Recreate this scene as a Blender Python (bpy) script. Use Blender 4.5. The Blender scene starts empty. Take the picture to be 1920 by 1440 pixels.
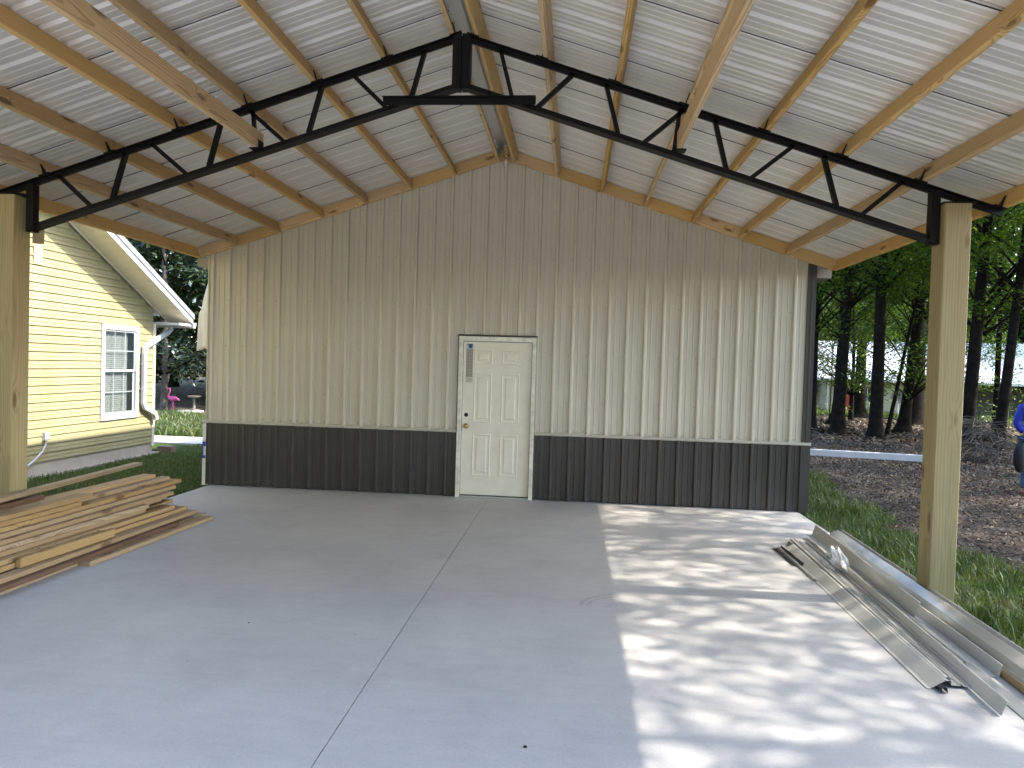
import bpy, math, random
import numpy as np
from mathutils import Vector, Matrix
R = math.radians
random.seed(7); rng = np.random.default_rng(11)
scene = bpy.context.scene
COL = scene.collection

# ------------------------------------------------------------------ camera
CAM = Vector((4.6052, -9.1348, 1.7246)); YAW, PITCH, ROLL, FPX = -0.0865, -0.0257, 0.0299, 1331.0
fw = Vector((math.sin(YAW)*math.cos(PITCH), math.cos(YAW)*math.cos(PITCH), math.sin(PITCH)))
rt = Vector((math.cos(YAW), -math.sin(YAW), 0)); up = rt.cross(fw)
r2 = rt*math.cos(ROLL) + up*math.sin(ROLL); u2 = up*math.cos(ROLL) - rt*math.sin(ROLL)
cd = bpy.data.cameras.new('camera'); cam = bpy.data.objects.new('camera', cd); COL.objects.link(cam)
cam.matrix_world = Matrix(((r2.x, u2.x, -fw.x, CAM.x), (r2.y, u2.y, -fw.y, CAM.y), (r2.z, u2.z, -fw.z, CAM.z), (0, 0, 0, 1)))
cd.sensor_fit = 'HORIZONTAL'; cd.sensor_width = 36; cd.lens = 36*FPX/1920; cd.clip_start = .05; cd.clip_end = 2000
scene.camera = cam

# ------------------------------------------------------------------ light
SUN_EL, SUN_AZ = R(47.0), R(1.2)          # azimuth measured from +X towards +Y
sdir = Vector((math.cos(SUN_EL)*math.cos(SUN_AZ), math.cos(SUN_EL)*math.sin(SUN_AZ), math.sin(SUN_EL)))
sl = bpy.data.lights.new('sun', 'SUN'); sl.energy = 2.0; sl.angle = R(.55); sl.color = (1, .90, .77)
so = bpy.data.objects.new('sun', sl); COL.objects.link(so); so.rotation_euler = (-sdir).to_track_quat('-Z', 'Y').to_euler()
so.location = sdir*60
w = bpy.data.worlds.new('World'); scene.world = w; w.use_nodes = True
wn = w.node_tree; sky = wn.nodes.new('ShaderNodeTexSky'); sky.sky_type = 'NISHITA'; sky.sun_disc = False
sky.sun_elevation = SUN_EL; sky.sun_rotation = R(90) - SUN_AZ; sky.air_density = 1.0; sky.dust_density = 1.6; sky.ozone_density = 1.0
wn.links.new(sky.outputs[0], wn.nodes['Background'].inputs[0]); wn.nodes['Background'].inputs[1].default_value = .15
vs = scene.view_settings; vs.view_transform = 'Standard'; vs.look = 'None'; vs.exposure = 2.8; vs.gamma = 1
vs.use_curve_mapping = False
cy = scene.cycles
cy.use_denoising = True
try: cy.denoiser = 'OPENIMAGEDENOISE'
except Exception: pass
cy.max_bounces = 6; cy.diffuse_bounces = 5; cy.glossy_bounces = 2; cy.transmission_bounces = 4; cy.transparent_max_bounces = 8
cy.sample_clamp_indirect = 6; cy.caustics_reflective = False; cy.caustics_refractive = False

# ------------------------------------------------------------------ node helpers
def newmat(name):
    m = bpy.data.materials.new(name); m.use_nodes = True
    return m, m.node_tree, m.node_tree.nodes['Principled BSDF']
def nd(nt, t, **k):
    n = nt.nodes.new(t)
    for a, b in k.items():
        if a in n.inputs.keys() if isinstance(a, str) else False: n.inputs[a].default_value = b
        else: setattr(n, a, b)
    return n
def lk(nt, a, b): nt.links.new(a, b)
def mth(nt, op, a, b=None):
    n = nt.nodes.new('ShaderNodeMath'); n.operation = op
    for i, v in enumerate((a, b)):
        if v is None: continue
        if hasattr(v, 'is_linked'): lk(nt, v, n.inputs[i])
        else: n.inputs[i].default_value = v
    return n.outputs[0]
def mixc(nt, f, a, b, mode='MIX'):
    n = nt.nodes.new('ShaderNodeMix'); n.data_type = 'RGBA'; n.blend_type = mode
    for s, v in ((n.inputs[0], f), (n.inputs[6], a), (n.inputs[7], b)):
        if hasattr(v, 'is_linked'): lk(nt, v, s)
        else: s.default_value = v if isinstance(v, (int, float)) else (*v, 1)
    return n.outputs[2]
def ramp(nt, f, stops, interp='LINEAR'):
    n = nt.nodes.new('ShaderNodeValToRGB'); n.color_ramp.interpolation = interp
    e = n.color_ramp.elements
    while len(e) < len(stops): e.new(.5)
    for q, (p, c) in zip(e, stops): q.position = p; q.color = (*c, 1) if not isinstance(c, (int, float)) else (c, c, c, 1)
    lk(nt, f, n.inputs[0]); return n.outputs[0]
def objco(nt, scale=(1, 1, 1), rnd=False):
    tc = nt.nodes.new('ShaderNodeTexCoord'); mp = nt.nodes.new('ShaderNodeMapping'); mp.inputs['Scale'].default_value = scale
    src = tc.outputs['Object']
    if rnd:
        oi = nt.nodes.new('ShaderNodeObjectInfo'); v = nt.nodes.new('ShaderNodeVectorMath'); v.operation = 'SCALE'
        cb = nt.nodes.new('ShaderNodeCombineXYZ')
        lk(nt, mth(nt, 'MULTIPLY', oi.outputs['Random'], 37.), cb.inputs[0]); lk(nt, mth(nt, 'MULTIPLY', oi.outputs['Random'], 11.3), cb.inputs[1]); lk(nt, mth(nt, 'MULTIPLY', oi.outputs['Random'], 7.7), cb.inputs[2])
        a = nt.nodes.new('ShaderNodeVectorMath'); a.operation = 'ADD'; lk(nt, src, a.inputs[0]); lk(nt, cb.outputs[0], a.inputs[1]); src = a.outputs[0]
    lk(nt, src, mp.inputs[0]); return mp.outputs[0]
def noise(nt, co, scale, detail=3, rough=.55, dist=0):
    n = nt.nodes.new('ShaderNodeTexNoise'); n.inputs['Scale'].default_value = scale; n.inputs['Detail'].default_value = detail
    n.inputs['Roughness'].default_value = rough; n.inputs['Distortion'].default_value = dist
    if co is not None: lk(nt, co, n.inputs['Vector'])
    return n.outputs['Fac']
def bump(nt, bs, h, strength=.2, dist=.01):
    b = nt.nodes.new('ShaderNodeBump'); b.inputs['Strength'].default_value = strength; b.inputs['Distance'].default_value = dist
    lk(nt, h, b.inputs['Height']); lk(nt, b.outputs[0], bs.inputs['Normal'])

def plain(name, c, rough=.5, metal=0, var=.06, sc=3., bumpy=0, spec=.5):
    m, nt, bs = newmat(name)
    co = objco(nt); f = noise(nt, co, sc, 4)
    lo = tuple(max(0, x*(1-var*2)) for x in c); hi = tuple(min(1, x*(1+var*2)) for x in c)
    lk(nt, ramp(nt, f, [(.25, lo), (.75, hi)]), bs.inputs['Base Color'])
    bs.inputs['Roughness'].default_value = rough; bs.inputs['Metallic'].default_value = metal; bs.inputs['Specular IOR Level'].default_value = spec
    if bumpy: bump(nt, bs, noise(nt, co, sc*8, 4), bumpy)
    return m

def wood(name, light, dark, ringw=.011, stain=.0, stainc=(.16, .10, .06), grey=0.):
    """softwood cut from a log whose axis runs along local X"""
    m, nt, bs = newmat(name)
    co = objco(nt, (1, 1, 1)); sp = nt.nodes.new('ShaderNodeSeparateXYZ'); lk(nt, co, sp.inputs[0])
    oi = nt.nodes.new('ShaderNodeObjectInfo'); rnd = oi.outputs['Random']
    r1 = mth(nt, 'FRACT', mth(nt, 'MULTIPLY', rnd, 17.31)); r3 = mth(nt, 'FRACT', mth(nt, 'MULTIPLY', rnd, 53.7))
    wob = noise(nt, objco(nt, (1.1, 7, 7), True), 1, 3, .5); wob2 = noise(nt, objco(nt, (.35, 2, 2), True), 1, 2)
    y = mth(nt, 'ADD', sp.outputs[1], mth(nt, 'SUBTRACT', mth(nt, 'MULTIPLY', r1, .16), .08))
    z = mth(nt, 'ADD', sp.outputs[2], mth(nt, 'ADD', mth(nt, 'MULTIPLY', r3, .14), .02))
    r = mth(nt, 'SQRT', mth(nt, 'ADD', mth(nt, 'MULTIPLY', y, y), mth(nt, 'MULTIPLY', z, z)))
    r = mth(nt, 'ADD', r, mth(nt, 'ADD', mth(nt, 'MULTIPLY', wob, .03), mth(nt, 'MULTIPLY', wob2, .10)))
    # knots pull the rings around them
    vk = nt.nodes.new('ShaderNodeTexVoronoi'); vk.inputs['Scale'].default_value = 1; lk(nt, objco(nt, (2.0, 6.5, 6.5), True), vk.inputs['Vector'])
    kd = vk.outputs['Distance']
    r = mth(nt, 'ADD', r, mth(nt, 'MULTIPLY', mth(nt, 'POWER', mth(nt, 'MAXIMUM', mth(nt, 'SUBTRACT', .45, kd), 0.), 2.), .35))
    g = mth(nt, 'FRACT', mth(nt, 'DIVIDE', r, ringw))
    c = ramp(nt, g, [(0, light), (.55, light), (.86, dark), (.95, dark), (1, light)])
    fine = noise(nt, objco(nt, (3, 160, 160), True), 1, 2)
    c = mixc(nt, .35, c, ramp(nt, fine, [(.3, .55), (.7, 1.0)]), 'MULTIPLY')
    blot = noise(nt, objco(nt, (.7, 4, 4), True), 1, 3)
    c = mixc(nt, .45, c, ramp(nt, blot, [(.3, (.78, .72, .66)), (.7, (1, 1, 1))]), 'MULTIPLY')
    kn = ramp(nt, kd, [(.10, 1.), (.19, 0.)])
    c = mixc(nt, mth(nt, 'MULTIPLY', kn, .8), c, (.13, .06, .025))
    if stain:
        sn = noise(nt, objco(nt, (.8, 5, 5), True), 1.4, 3); c = mixc(nt, mth(nt, 'MULTIPLY', ramp(nt, sn, [(.5, 0.), (.68, 1.)]), stain), c, stainc)
    if name == 'treated_post':    # green, damp-stained foot of the post
        pz = nt.nodes.new('ShaderNodeSeparateXYZ'); lk(nt, nt.nodes.new('ShaderNodeNewGeometry').outputs['Position'], pz.inputs[0])
        k = mth(nt, 'ADD', pz.outputs[2], mth(nt, 'MULTIPLY', mth(nt, 'SUBTRACT', noise(nt, objco(nt, (2.5, 16, 16), True), 1, 4), .5), 1.3))
        c = mixc(nt, mth(nt, 'MULTIPLY', ramp(nt, k, [(.25, 1.), (.75, 0.)]), .6), c, (.17, .175, .075))
    hv = nt.nodes.new('ShaderNodeHueSaturation'); lk(nt, c, hv.inputs['Color'])
    lk(nt, mth(nt, 'ADD', mth(nt, 'MULTIPLY', r1, .28), .86), hv.inputs['Value']); lk(nt, mth(nt, 'ADD', mth(nt, 'MULTIPLY', r3, .3), .8-grey), hv.inputs['Saturation'])
    lk(nt, hv.outputs[0], bs.inputs['Base Color']); bs.inputs['Roughness'].default_value = .62; bs.inputs['Specular IOR Level'].default_value = .3
    bump(nt, bs, mth(nt, 'ADD', g, mth(nt, 'MULTIPLY', fine, 2.)), .12, .003)
    return m

def leafmat(name, stops, trans=.4, glos=.12):
    m = bpy.data.materials.new(name); m.use_nodes = True; nt = m.node_tree; nt.nodes.clear()
    out = nt.nodes.new('ShaderNodeOutputMaterial'); g = nt.nodes.new('ShaderNodeNewGeometry')
    c = ramp(nt, g.outputs['Random Per Island'], stops)
    if 'blade' in name: c = mixc(nt, mth(nt, 'MULTIPLY', ramp(nt, noise(nt, g.outputs['Position'], 2.3, 4, .7), [(.5, 0.), (.68, 1.)]), .55), c, (.17, .14, .06))
    d = nt.nodes.new('ShaderNodeBsdfDiffuse'); t = nt.nodes.new('ShaderNodeBsdfTranslucent'); gl = nt.nodes.new('ShaderNodeBsdfGlossy'); gl.inputs['Roughness'].default_value = .45
    lk(nt, c, d.inputs[0]); lk(nt, mixc(nt, .5, c, (1.0, 1.0, .35), 'MULTIPLY'), t.inputs[0]); gl.inputs[0].default_value = (.8, .85, .9, 1)
    mx = nt.nodes.new('ShaderNodeMixShader'); mx.inputs[0].default_value = trans; lk(nt, d.outputs[0], mx.inputs[1]); lk(nt, t.outputs[0], mx.inputs[2])
    m2 = nt.nodes.new('ShaderNodeMixShader'); m2.inputs[0].default_value = glos*.5; lk(nt, mx.outputs[0], m2.inputs[1]); lk(nt, gl.outputs[0], m2.inputs[2])
    lk(nt, m2.outputs[0], out.inputs[0]); return m

# ------------------------------------------------------------------ materials
M = {}
M['purlin'] = wood('purlin_pine', (.73, .51, .235), (.49, .295, .115), .010)
M['treated'] = wood('treated_post', (.46, .37, .185), (.38, .295, .135), .021, .25, (.25, .27, .13))
M['lumber'] = wood('stacked_pine', (.50, .345, .165), (.31, .185, .075), .010, .2, (.30, .20, .10), 0.05)
M['lumber_dark'] = wood('bark_edged_pine', (.20, .11, .06), (.07, .035, .02), .010, .5, (.05, .025, .018))

def concrete(name, base, warm):
    m, nt, bs = newmat(name)
    tc = nt.nodes.new('ShaderNodeTexCoord'); co = nt.nodes.new('ShaderNodeNewGeometry').outputs['Position']
    a = noise(nt, co, .55, 5, .6); b = noise(nt, co, 3.2, 5, .65, .4)
    mp = nt.nodes.new('ShaderNodeMapping'); mp.inputs['Scale'].default_value = (2.2, 11, 1); lk(nt, co, mp.inputs[0]); t = noise(nt, mp.outputs[0], 1.3, 4, .6)
    c = ramp(nt, a, [(.3, tuple(x*.86 for x in base)), (.7, tuple(x*1.07 for x in warm))])
    c = mixc(nt, .38, c, ramp(nt, b, [(.22, .70), (.5, .97), (.8, 1.06)]), 'MULTIPLY')
    st = noise(nt, co, .9, 6, .75, 1.2); c = mixc(nt, .16, c, ramp(nt, st, [(.36, .78), (.48, 1.), (.62, 1.), (.72, 1.1)]), 'MULTIPLY')
    c = mixc(nt, .5, c, ramp(nt, t, [(.3, .86), (.65, 1.0)]), 'MULTIPLY')
    gt = noise(nt, co, 48, 4, .8); c = mixc(nt, .4, c, ramp(nt, gt, [(.3, .74), (.52, 1.), (.75, 1.05)]), 'MULTIPLY')
    sp = noise(nt, co, 170, 2); c = mixc(nt, .4, c, ramp(nt, sp, [(.3, .62), (.55, 1.0)]), 'MULTIPLY')
    v = nt.nodes.new('ShaderNodeTexVoronoi'); v.inputs['Scale'].default_value = 3.1; lk(nt, co, v.inputs['Vector'])
    c = mixc(nt, mth(nt, 'MULTIPLY', ramp(nt, v.outputs['Distance'], [(.012, 1.), (.02, 0.)]), .75), c, (.06, .055, .05))
    if name == 'slab_concrete':   # faint curved tyre scuffs
        se = nt.nodes.new('ShaderNodeSeparateXYZ'); lk(nt, co, se.inputs[0]); ex = mth(nt, 'SUBTRACT', se.outputs[0], 5.03); ey = mth(nt, 'SUBTRACT', se.outputs[1], -4.02)
        rr = mth(nt, 'SQRT', mth(nt, 'ADD', mth(nt, 'MULTIPLY', ex, ex), mth(nt, 'MULTIPLY', ey, ey)))
        k = ramp(nt, rr, [(.10, 0.), (.12, .6), (.145, .6), (.16, 0.), (.255, 0.), (.262, 1.), (.285, 1.), (.292, .1), (.305, .1), (.312, 1.), (.338, 1.), (.346, 0.)])
        k = mth(nt, 'MULTIPLY', mth(nt, 'MULTIPLY', k, mth(nt, 'LESS_THAN', ex, -.02)), mth(nt, 'GREATER_THAN', ey, .02))
        c = mixc(nt, mth(nt, 'MULTIPLY', mth(nt, 'MULTIPLY', k, ramp(nt, noise(nt, co, 38, 3), [(.35, .2), (.6, 1.)])), .3), c, (.12, .12, .12))
    lk(nt, c, bs.inputs['Base Color']); bs.inputs['Roughness'].default_value = .62; bs.inputs['Specular IOR Level'].default_value = .35
    bump(nt, bs, mth(nt, 'ADD', sp, mth(nt, 'MULTIPLY', b, 2.)), .14, .004)
    return m
M['slab'] = concrete('slab_concrete', (.49, .49, .49), (.53, .52, .50))
M['joint'] = plain('joint_dark', (.05, .048, .045), .9)
M['path'] = concrete('path_concrete', (.62, .61, .6), (.66, .65, .62))
M['found'] = concrete('foundation', (.42, .37, .32), (.46, .41, .35))

def sheet(name, c, rough, metal, grime=.08):
    m, nt, bs = newmat(name)
    co = nt.nodes.new('ShaderNodeNewGeometry').outputs['Position']
    f = noise(nt, co, 1.3, 5, .6); f2 = noise(nt, co, 14, 3)
    k = ramp(nt, f, [(.3, tuple(x*(1-grime) for x in c)), (.7, c)])
    k = mixc(nt, .25, k, ramp(nt, f2, [(.3, .9), (.7, 1.)]), 'MULTIPLY')
    lk(nt, k, bs.inputs['Base Color']); bs.inputs['Metallic'].default_value = metal
    bs.inputs['Roughness'].default_value = rough
    return m
M['beige'] = sheet('light_stone_metal', (.61, .57, .465), .27, 0); M['beige'].node_tree.nodes['Principled BSDF'].inputs['Specular IOR Level'].default_value = .8
M['charcoal'] = sheet('charcoal_metal', (.055, .051, .047), .36, 0)
M['trimbeige'] = sheet('light_stone_trim', (.50, .475, .40), .35, 0)
M['roofmetal'] = sheet('galvanised_roof_underside', (.80, .775, .725), .34, .22)
M['ridge'] = sheet('ridge_cap_metal', (.80, .81, .82), .30, .5)
M['flash'] = sheet('flashing_metal', (.60, .60, .58), .26, .55)
M['flashb'] = sheet('flashing_beige', (.53, .525, .495), .32, .0)
M['flashdark'] = sheet('flashing_dark', (.07, .07, .075), .25, .3)
M['black'] = plain('black_steel', (.0035, .0035, .004), .5, 0, .2, 20, 0, .25)
M['doorw'] = plain('door_white', (.83, .79, .68), .42, 0, .03, 6)
M['framew'] = plain('door_frame_white', (.83, .80, .71), .5, 0, .12, 14)
M['brown'] = plain('dark_bronze_trim', (.055, .048, .042), .45)
M['brass'] = plain('aged_brass', (.45, .33, .14), .28, 1, .1, 20)
M['hole'] = plain('hole_black', (.008, .008, .008), .8)
M['screw'] = plain('screw_head', (.16, .15, .13), .4, .6)
M['wrap'] = plain('house_wrap', (.74, .73, .68), .55, 0, .05, 9, .15)
M['wrapblue'] = plain('house_wrap_blue', (.03, .06, .38), .5)
M['white'] = plain('white_vinyl', (.52, .52, .53), .4, 0, .04, 5)
M['sash'] = plain('white_sash', (.47, .485, .51), .4, 0, .03, 5)
M['blind'] = plain('blind_white', (.46, .455, .43), .5, 0, .03, 8)
M['soffit'] = plain('soffit_cream', (.66, .62, .48), .6, 0, .06, 3)
M['shingle'] = plain('grey_roof', (.30, .32, .35), .5, .4, .12, 12)
M['brick'] = plain('brown_brick', (.20, .12, .085), .85, 0, .2, 25, .4)
M['pink'] = plain('flamingo_pink', (.72, .12, .34), .45)
M['stone'] = plain('garden_stone', (.16, .145, .125), .8, 0, .2, 12, .3)
M['tan'] = plain('tan_patch', (.42, .34, .20), .7)
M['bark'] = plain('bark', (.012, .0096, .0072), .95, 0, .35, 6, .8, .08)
M['barkpale'] = plain('pale_bark', (.36, .31, .25), .8, 0, .2, 8, .4)
M['barkgrey'] = plain('grey_bark', (.10, .088, .075), .9, 0, .25, 8, .5, .1)
M['twig'] = plain('dry_twig', (.115, .095, .075), .9, 0, .3, 9)
M['denim'] = plain('blue_denim', (.10, .16, .28), .8, 0, .12, 30)
M['jacket'] = plain('blue_jacket', (.012, .022, .30), .6, 0, .1, 12)
M['skin'] = plain('skin', (.42, .24, .17), .5)
M['hair'] = plain('hair', (.03, .02, .015), .6)
M['red'] = plain('dark_red', (.30, .03, .025), .5)
M['bagblack'] = plain('black_fabric', (.008, .008, .009), .7)
M['nwall'] = plain('neighbour_siding', (.38, .34, .22), .7, 0, .06, 3)
M['nroof'] = sheet('neighbour_metal_roof', (.74, .77, .82), .34, .35)
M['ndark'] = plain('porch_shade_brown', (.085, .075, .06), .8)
M['ntrim'] = plain('neighbour_trim', (.12, .095, .07), .7)
M['eaveshade'] = plain('eave_shade_tan', (.27, .25, .21), .6)  # darkened tan: shade on the eave boxes is put into the colour
M['gutter'] = plain('white_gutter', (.62, .60, .52), .5)

def siding_mat():
    m, nt, bs = newmat('yellow_vinyl_siding')
    co = nt.nodes.new('ShaderNodeNewGeometry').outputs['Position']; sp = nt.nodes.new('ShaderNodeSeparateXYZ'); lk(nt, co, sp.inputs[0])
    f = noise(nt, co, 1.1, 4); c = ramp(nt, f, [(.3, (.28, .25, .13)), (.7, (.325, .295, .165))])
    # mildew in blotches on the lowest courses
    sp2 = noise(nt, co, 16, 4, .7); big = noise(nt, co, 1.6, 3)
    low = ramp(nt, sp.outputs[2], [(.10, 1.), (.62, 0.)])
    k = mth(nt, 'MULTIPLY', mth(nt, 'MULTIPLY', ramp(nt, sp2, [(.50, 0.), (.66, 1.)]), ramp(nt, big, [(.4, .25), (.6, 1.)])), low)
    c = mixc(nt, mth(nt, 'MULTIPLY', k, .62), c, (.12, .11, .06))
    st = nt.nodes.new('ShaderNodeMapping'); st.inputs['Scale'].default_value = (1, 2.4, .25); lk(nt, co, st.inputs[0])
    c = mixc(nt, .35, c, ramp(nt, noise(nt, st.outputs[0], 1.5, 3), [(.35, (.80, .79, .70)), (.6, (1, 1, 1))]), 'MULTIPLY')
    lk(nt, c, bs.inputs['Base Color']); bs.inputs['Roughness'].default_value = .5; bs.inputs['Specular IOR Level'].default_value = .35
    return m
M['siding'] = siding_mat()

def ground_mat():
    m, nt, bs = newmat('leaf_litter_soil')
    co = nt.nodes.new('ShaderNodeNewGeometry').outputs['Position']
    a = noise(nt, co, .35, 4); b = noise(nt, co, 22, 5, .7); d = noise(nt, co, 1.7, 4)
    v = nt.nodes.new('ShaderNodeTexVoronoi'); v.inputs['Scale'].default_value = 17; lk(nt, co, v.inputs['Vector'])
    c = ramp(nt, b, [(.3, (.016, .012, .009)), (.5, (.050, .039, .028)), (.7, (.11, .087, .065))])
    sc = nt.nodes.new('ShaderNodeSeparateColor'); lk(nt, v.outputs['Color'], sc.inputs[0])
    c = mixc(nt, .6, c, ramp(nt, sc.outputs[0], [(0, (.022, .016, .012)), (.5, (.072, .054, .039)), (1, (.16, .125, .09))]))
    c = mixc(nt, mth(nt, 'MULTIPLY', ramp(nt, d, [(.5, 0.), (.66, 1.)]), .7), c, (.20, .165, .13))
    lk(nt, c, bs.inputs['Base Color']); bs.inputs['Roughness'].default_value = .95; bs.inputs['Specular IOR Level'].default_value = .1
    bump(nt, bs, b, .6, .03); return m
M['litter'] = ground_mat()
def lawn_mat():
    m, nt, bs = newmat('lawn_soil_grass')
    co = nt.nodes.new('ShaderNodeNewGeometry').outputs['Position']
    a = noise(nt, co, 1.2, 4); b = noise(nt, co, 60, 4, .7)
    c = ramp(nt, b, [(.3, (.010, .020, .004)), (.55, (.035, .07, .012)), (.75, (.08, .13, .026))])
    c = mixc(nt, mth(nt, 'MULTIPLY', ramp(nt, a, [(.5, 0.), (.7, 1.)]), .6), c, (.10, .085, .04))
    lk(nt, c, bs.inputs['Base Color']); bs.inputs['Roughness'].default_value = .9; bs.inputs['Specular IOR Level'].default_value = .15
    bump(nt, bs, b, .5, .03); return m
M['lawn'] = lawn_mat()
M['blade'] = leafmat('grass_blade', [(0, (.028, .055, .007)), (.5, (.065, .115, .014)), (.85, (.115, .17, .024)), (1, (.21, .19, .07))], .35, .1)
M['lit_turf'] = leafmat('brightened_turf_blade', [(0, (.04, .075, .012)), (.5, (.085, .135, .025)), (.85, (.14, .18, .045)), (1, (.25, .22, .10))], .35, .06)  # short yellowish turf; extra brightness for the shaded left lawn is in its colour
M['leaf'] = leafmat('oak_leaf', [(0, (.022, .058, .006)), (.5, (.055, .115, .012)), (.9, (.11, .18, .018)), (1, (.18, .24, .03))], .48, .06)
M['leafy'] = leafmat('young_leaf', [(0, (.07, .13, .02)), (.5, (.13, .21, .03)), (1, (.22, .30, .05))], .5)
M['leafm'] = leafmat('magnolia_leaf', [(0, (.014, .032, .012)), (.6, (.03, .06, .018)), (1, (.07, .11, .04))], .25, .3)
M['fallen'] = leafmat('fallen_leaf', [(0, (.022, .016, .011)), (.4, (.062, .047, .033)), (.8, (.12, .095, .070)), (1, (.27, .22, .17))], .1, .06)

def glassmat():
    m = bpy.data.materials.new('window_glass'); m.use_nodes = True; nt = m.node_tree; nt.nodes.clear()
    o = nt.nodes.new('ShaderNodeOutputMaterial'); t = nt.nodes.new('ShaderNodeBsdfTransparent'); g = nt.nodes.new('ShaderNodeBsdfGlossy'); g.inputs['Roughness'].default_value = .03
    f = nt.nodes.new('ShaderNodeLayerWeight'); f.inputs[0].default_value = .5; mx = nt.nodes.new('ShaderNodeMixShader')
    lk(nt, mth(nt, 'ADD', mth(nt, 'MULTIPLY', mth(nt, 'POWER', f.outputs['Facing'], 4.), .45), .04), mx.inputs[0]); lk(nt, t.outputs[0], mx.inputs[1]); lk(nt, g.outputs[0], mx.inputs[2]); lk(nt, mx.outputs[0], o.inputs[0])
    t.inputs[0].default_value = (.9, .93, .93, 1); return m
M['glass'] = glassmat()
def plasticmat():
    m = bpy.data.materials.new('clear_plastic'); m.use_nodes = True; nt = m.node_tree; nt.nodes.clear()
    o = nt.nodes.new('ShaderNodeOutputMaterial'); t = nt.nodes.new('ShaderNodeBsdfTransparent'); g = nt.nodes.new('ShaderNodeBsdfGlossy'); g.inputs['Roughness'].default_value = .18
    d = nt.nodes.new('ShaderNodeBsdfDiffuse'); d.inputs[0].default_value = (.85, .86, .88, 1)
    a = nt.nodes.new('ShaderNodeMixShader'); a.inputs[0].default_value = .5; lk(nt, g.outputs[0], a.inputs[1]); lk(nt, d.outputs[0], a.inputs[2])
    b = nt.nodes.new('ShaderNodeMixShader'); b.inputs[0].default_value = .42; lk(nt, t.outputs[0], b.inputs[1]); lk(nt, a.outputs[0], b.inputs[2]); lk(nt, b.outputs[0], o.inputs[0]); return m
M['plastic'] = plasticmat()
def sticker_mat():
    m, nt, bs = newmat('printed_sticker')
    tc = nt.nodes.new('ShaderNodeTexCoord'); sp = nt.nodes.new('ShaderNodeSeparateXYZ'); lk(nt, tc.outputs['Generated'], sp.inputs[0])
    z = sp.outputs[2]; x = sp.outputs[0]
    rows = mth(nt, 'FRACT', mth(nt, 'MULTIPLY', z, 26.)); cols = mth(nt, 'FRACT', mth(nt, 'MULTIPLY', x, 4.))
    g = mth(nt, 'MAXIMUM', mth(nt, 'GREATER_THAN', rows, .62), mth(nt, 'GREATER_THAN', cols, .8))
    c = mixc(nt, g, (.20, .18, .15), (.48, .45, .38))
    c = mixc(nt, mth(nt, 'LESS_THAN', z, .14), c, (.55, .52, .44))
    c = mixc(nt, mth(nt, 'GREATER_THAN', z, .86), c, (.45, .52, .60))
    dx = mth(nt, 'SUBTRACT', x, .6); dz = mth(nt, 'MULTIPLY', mth(nt, 'SUBTRACT', z, .945), 5.)
    dd = mth(nt, 'ADD', mth(nt, 'MULTIPLY', dx, dx), mth(nt, 'MULTIPLY', dz, dz))
    c = mixc(nt, mth(nt, 'LESS_THAN', dd, .09), c, (.02, .05, .14))
    c = mixc(nt, mth(nt, 'GREATER_THAN', z, .985), c, (.02, .02, .02))
    lk(nt, c, bs.inputs['Base Color']); bs.inputs['Roughness'].default_value = .4; return m
M['sticker'] = sticker_mat()

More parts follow.
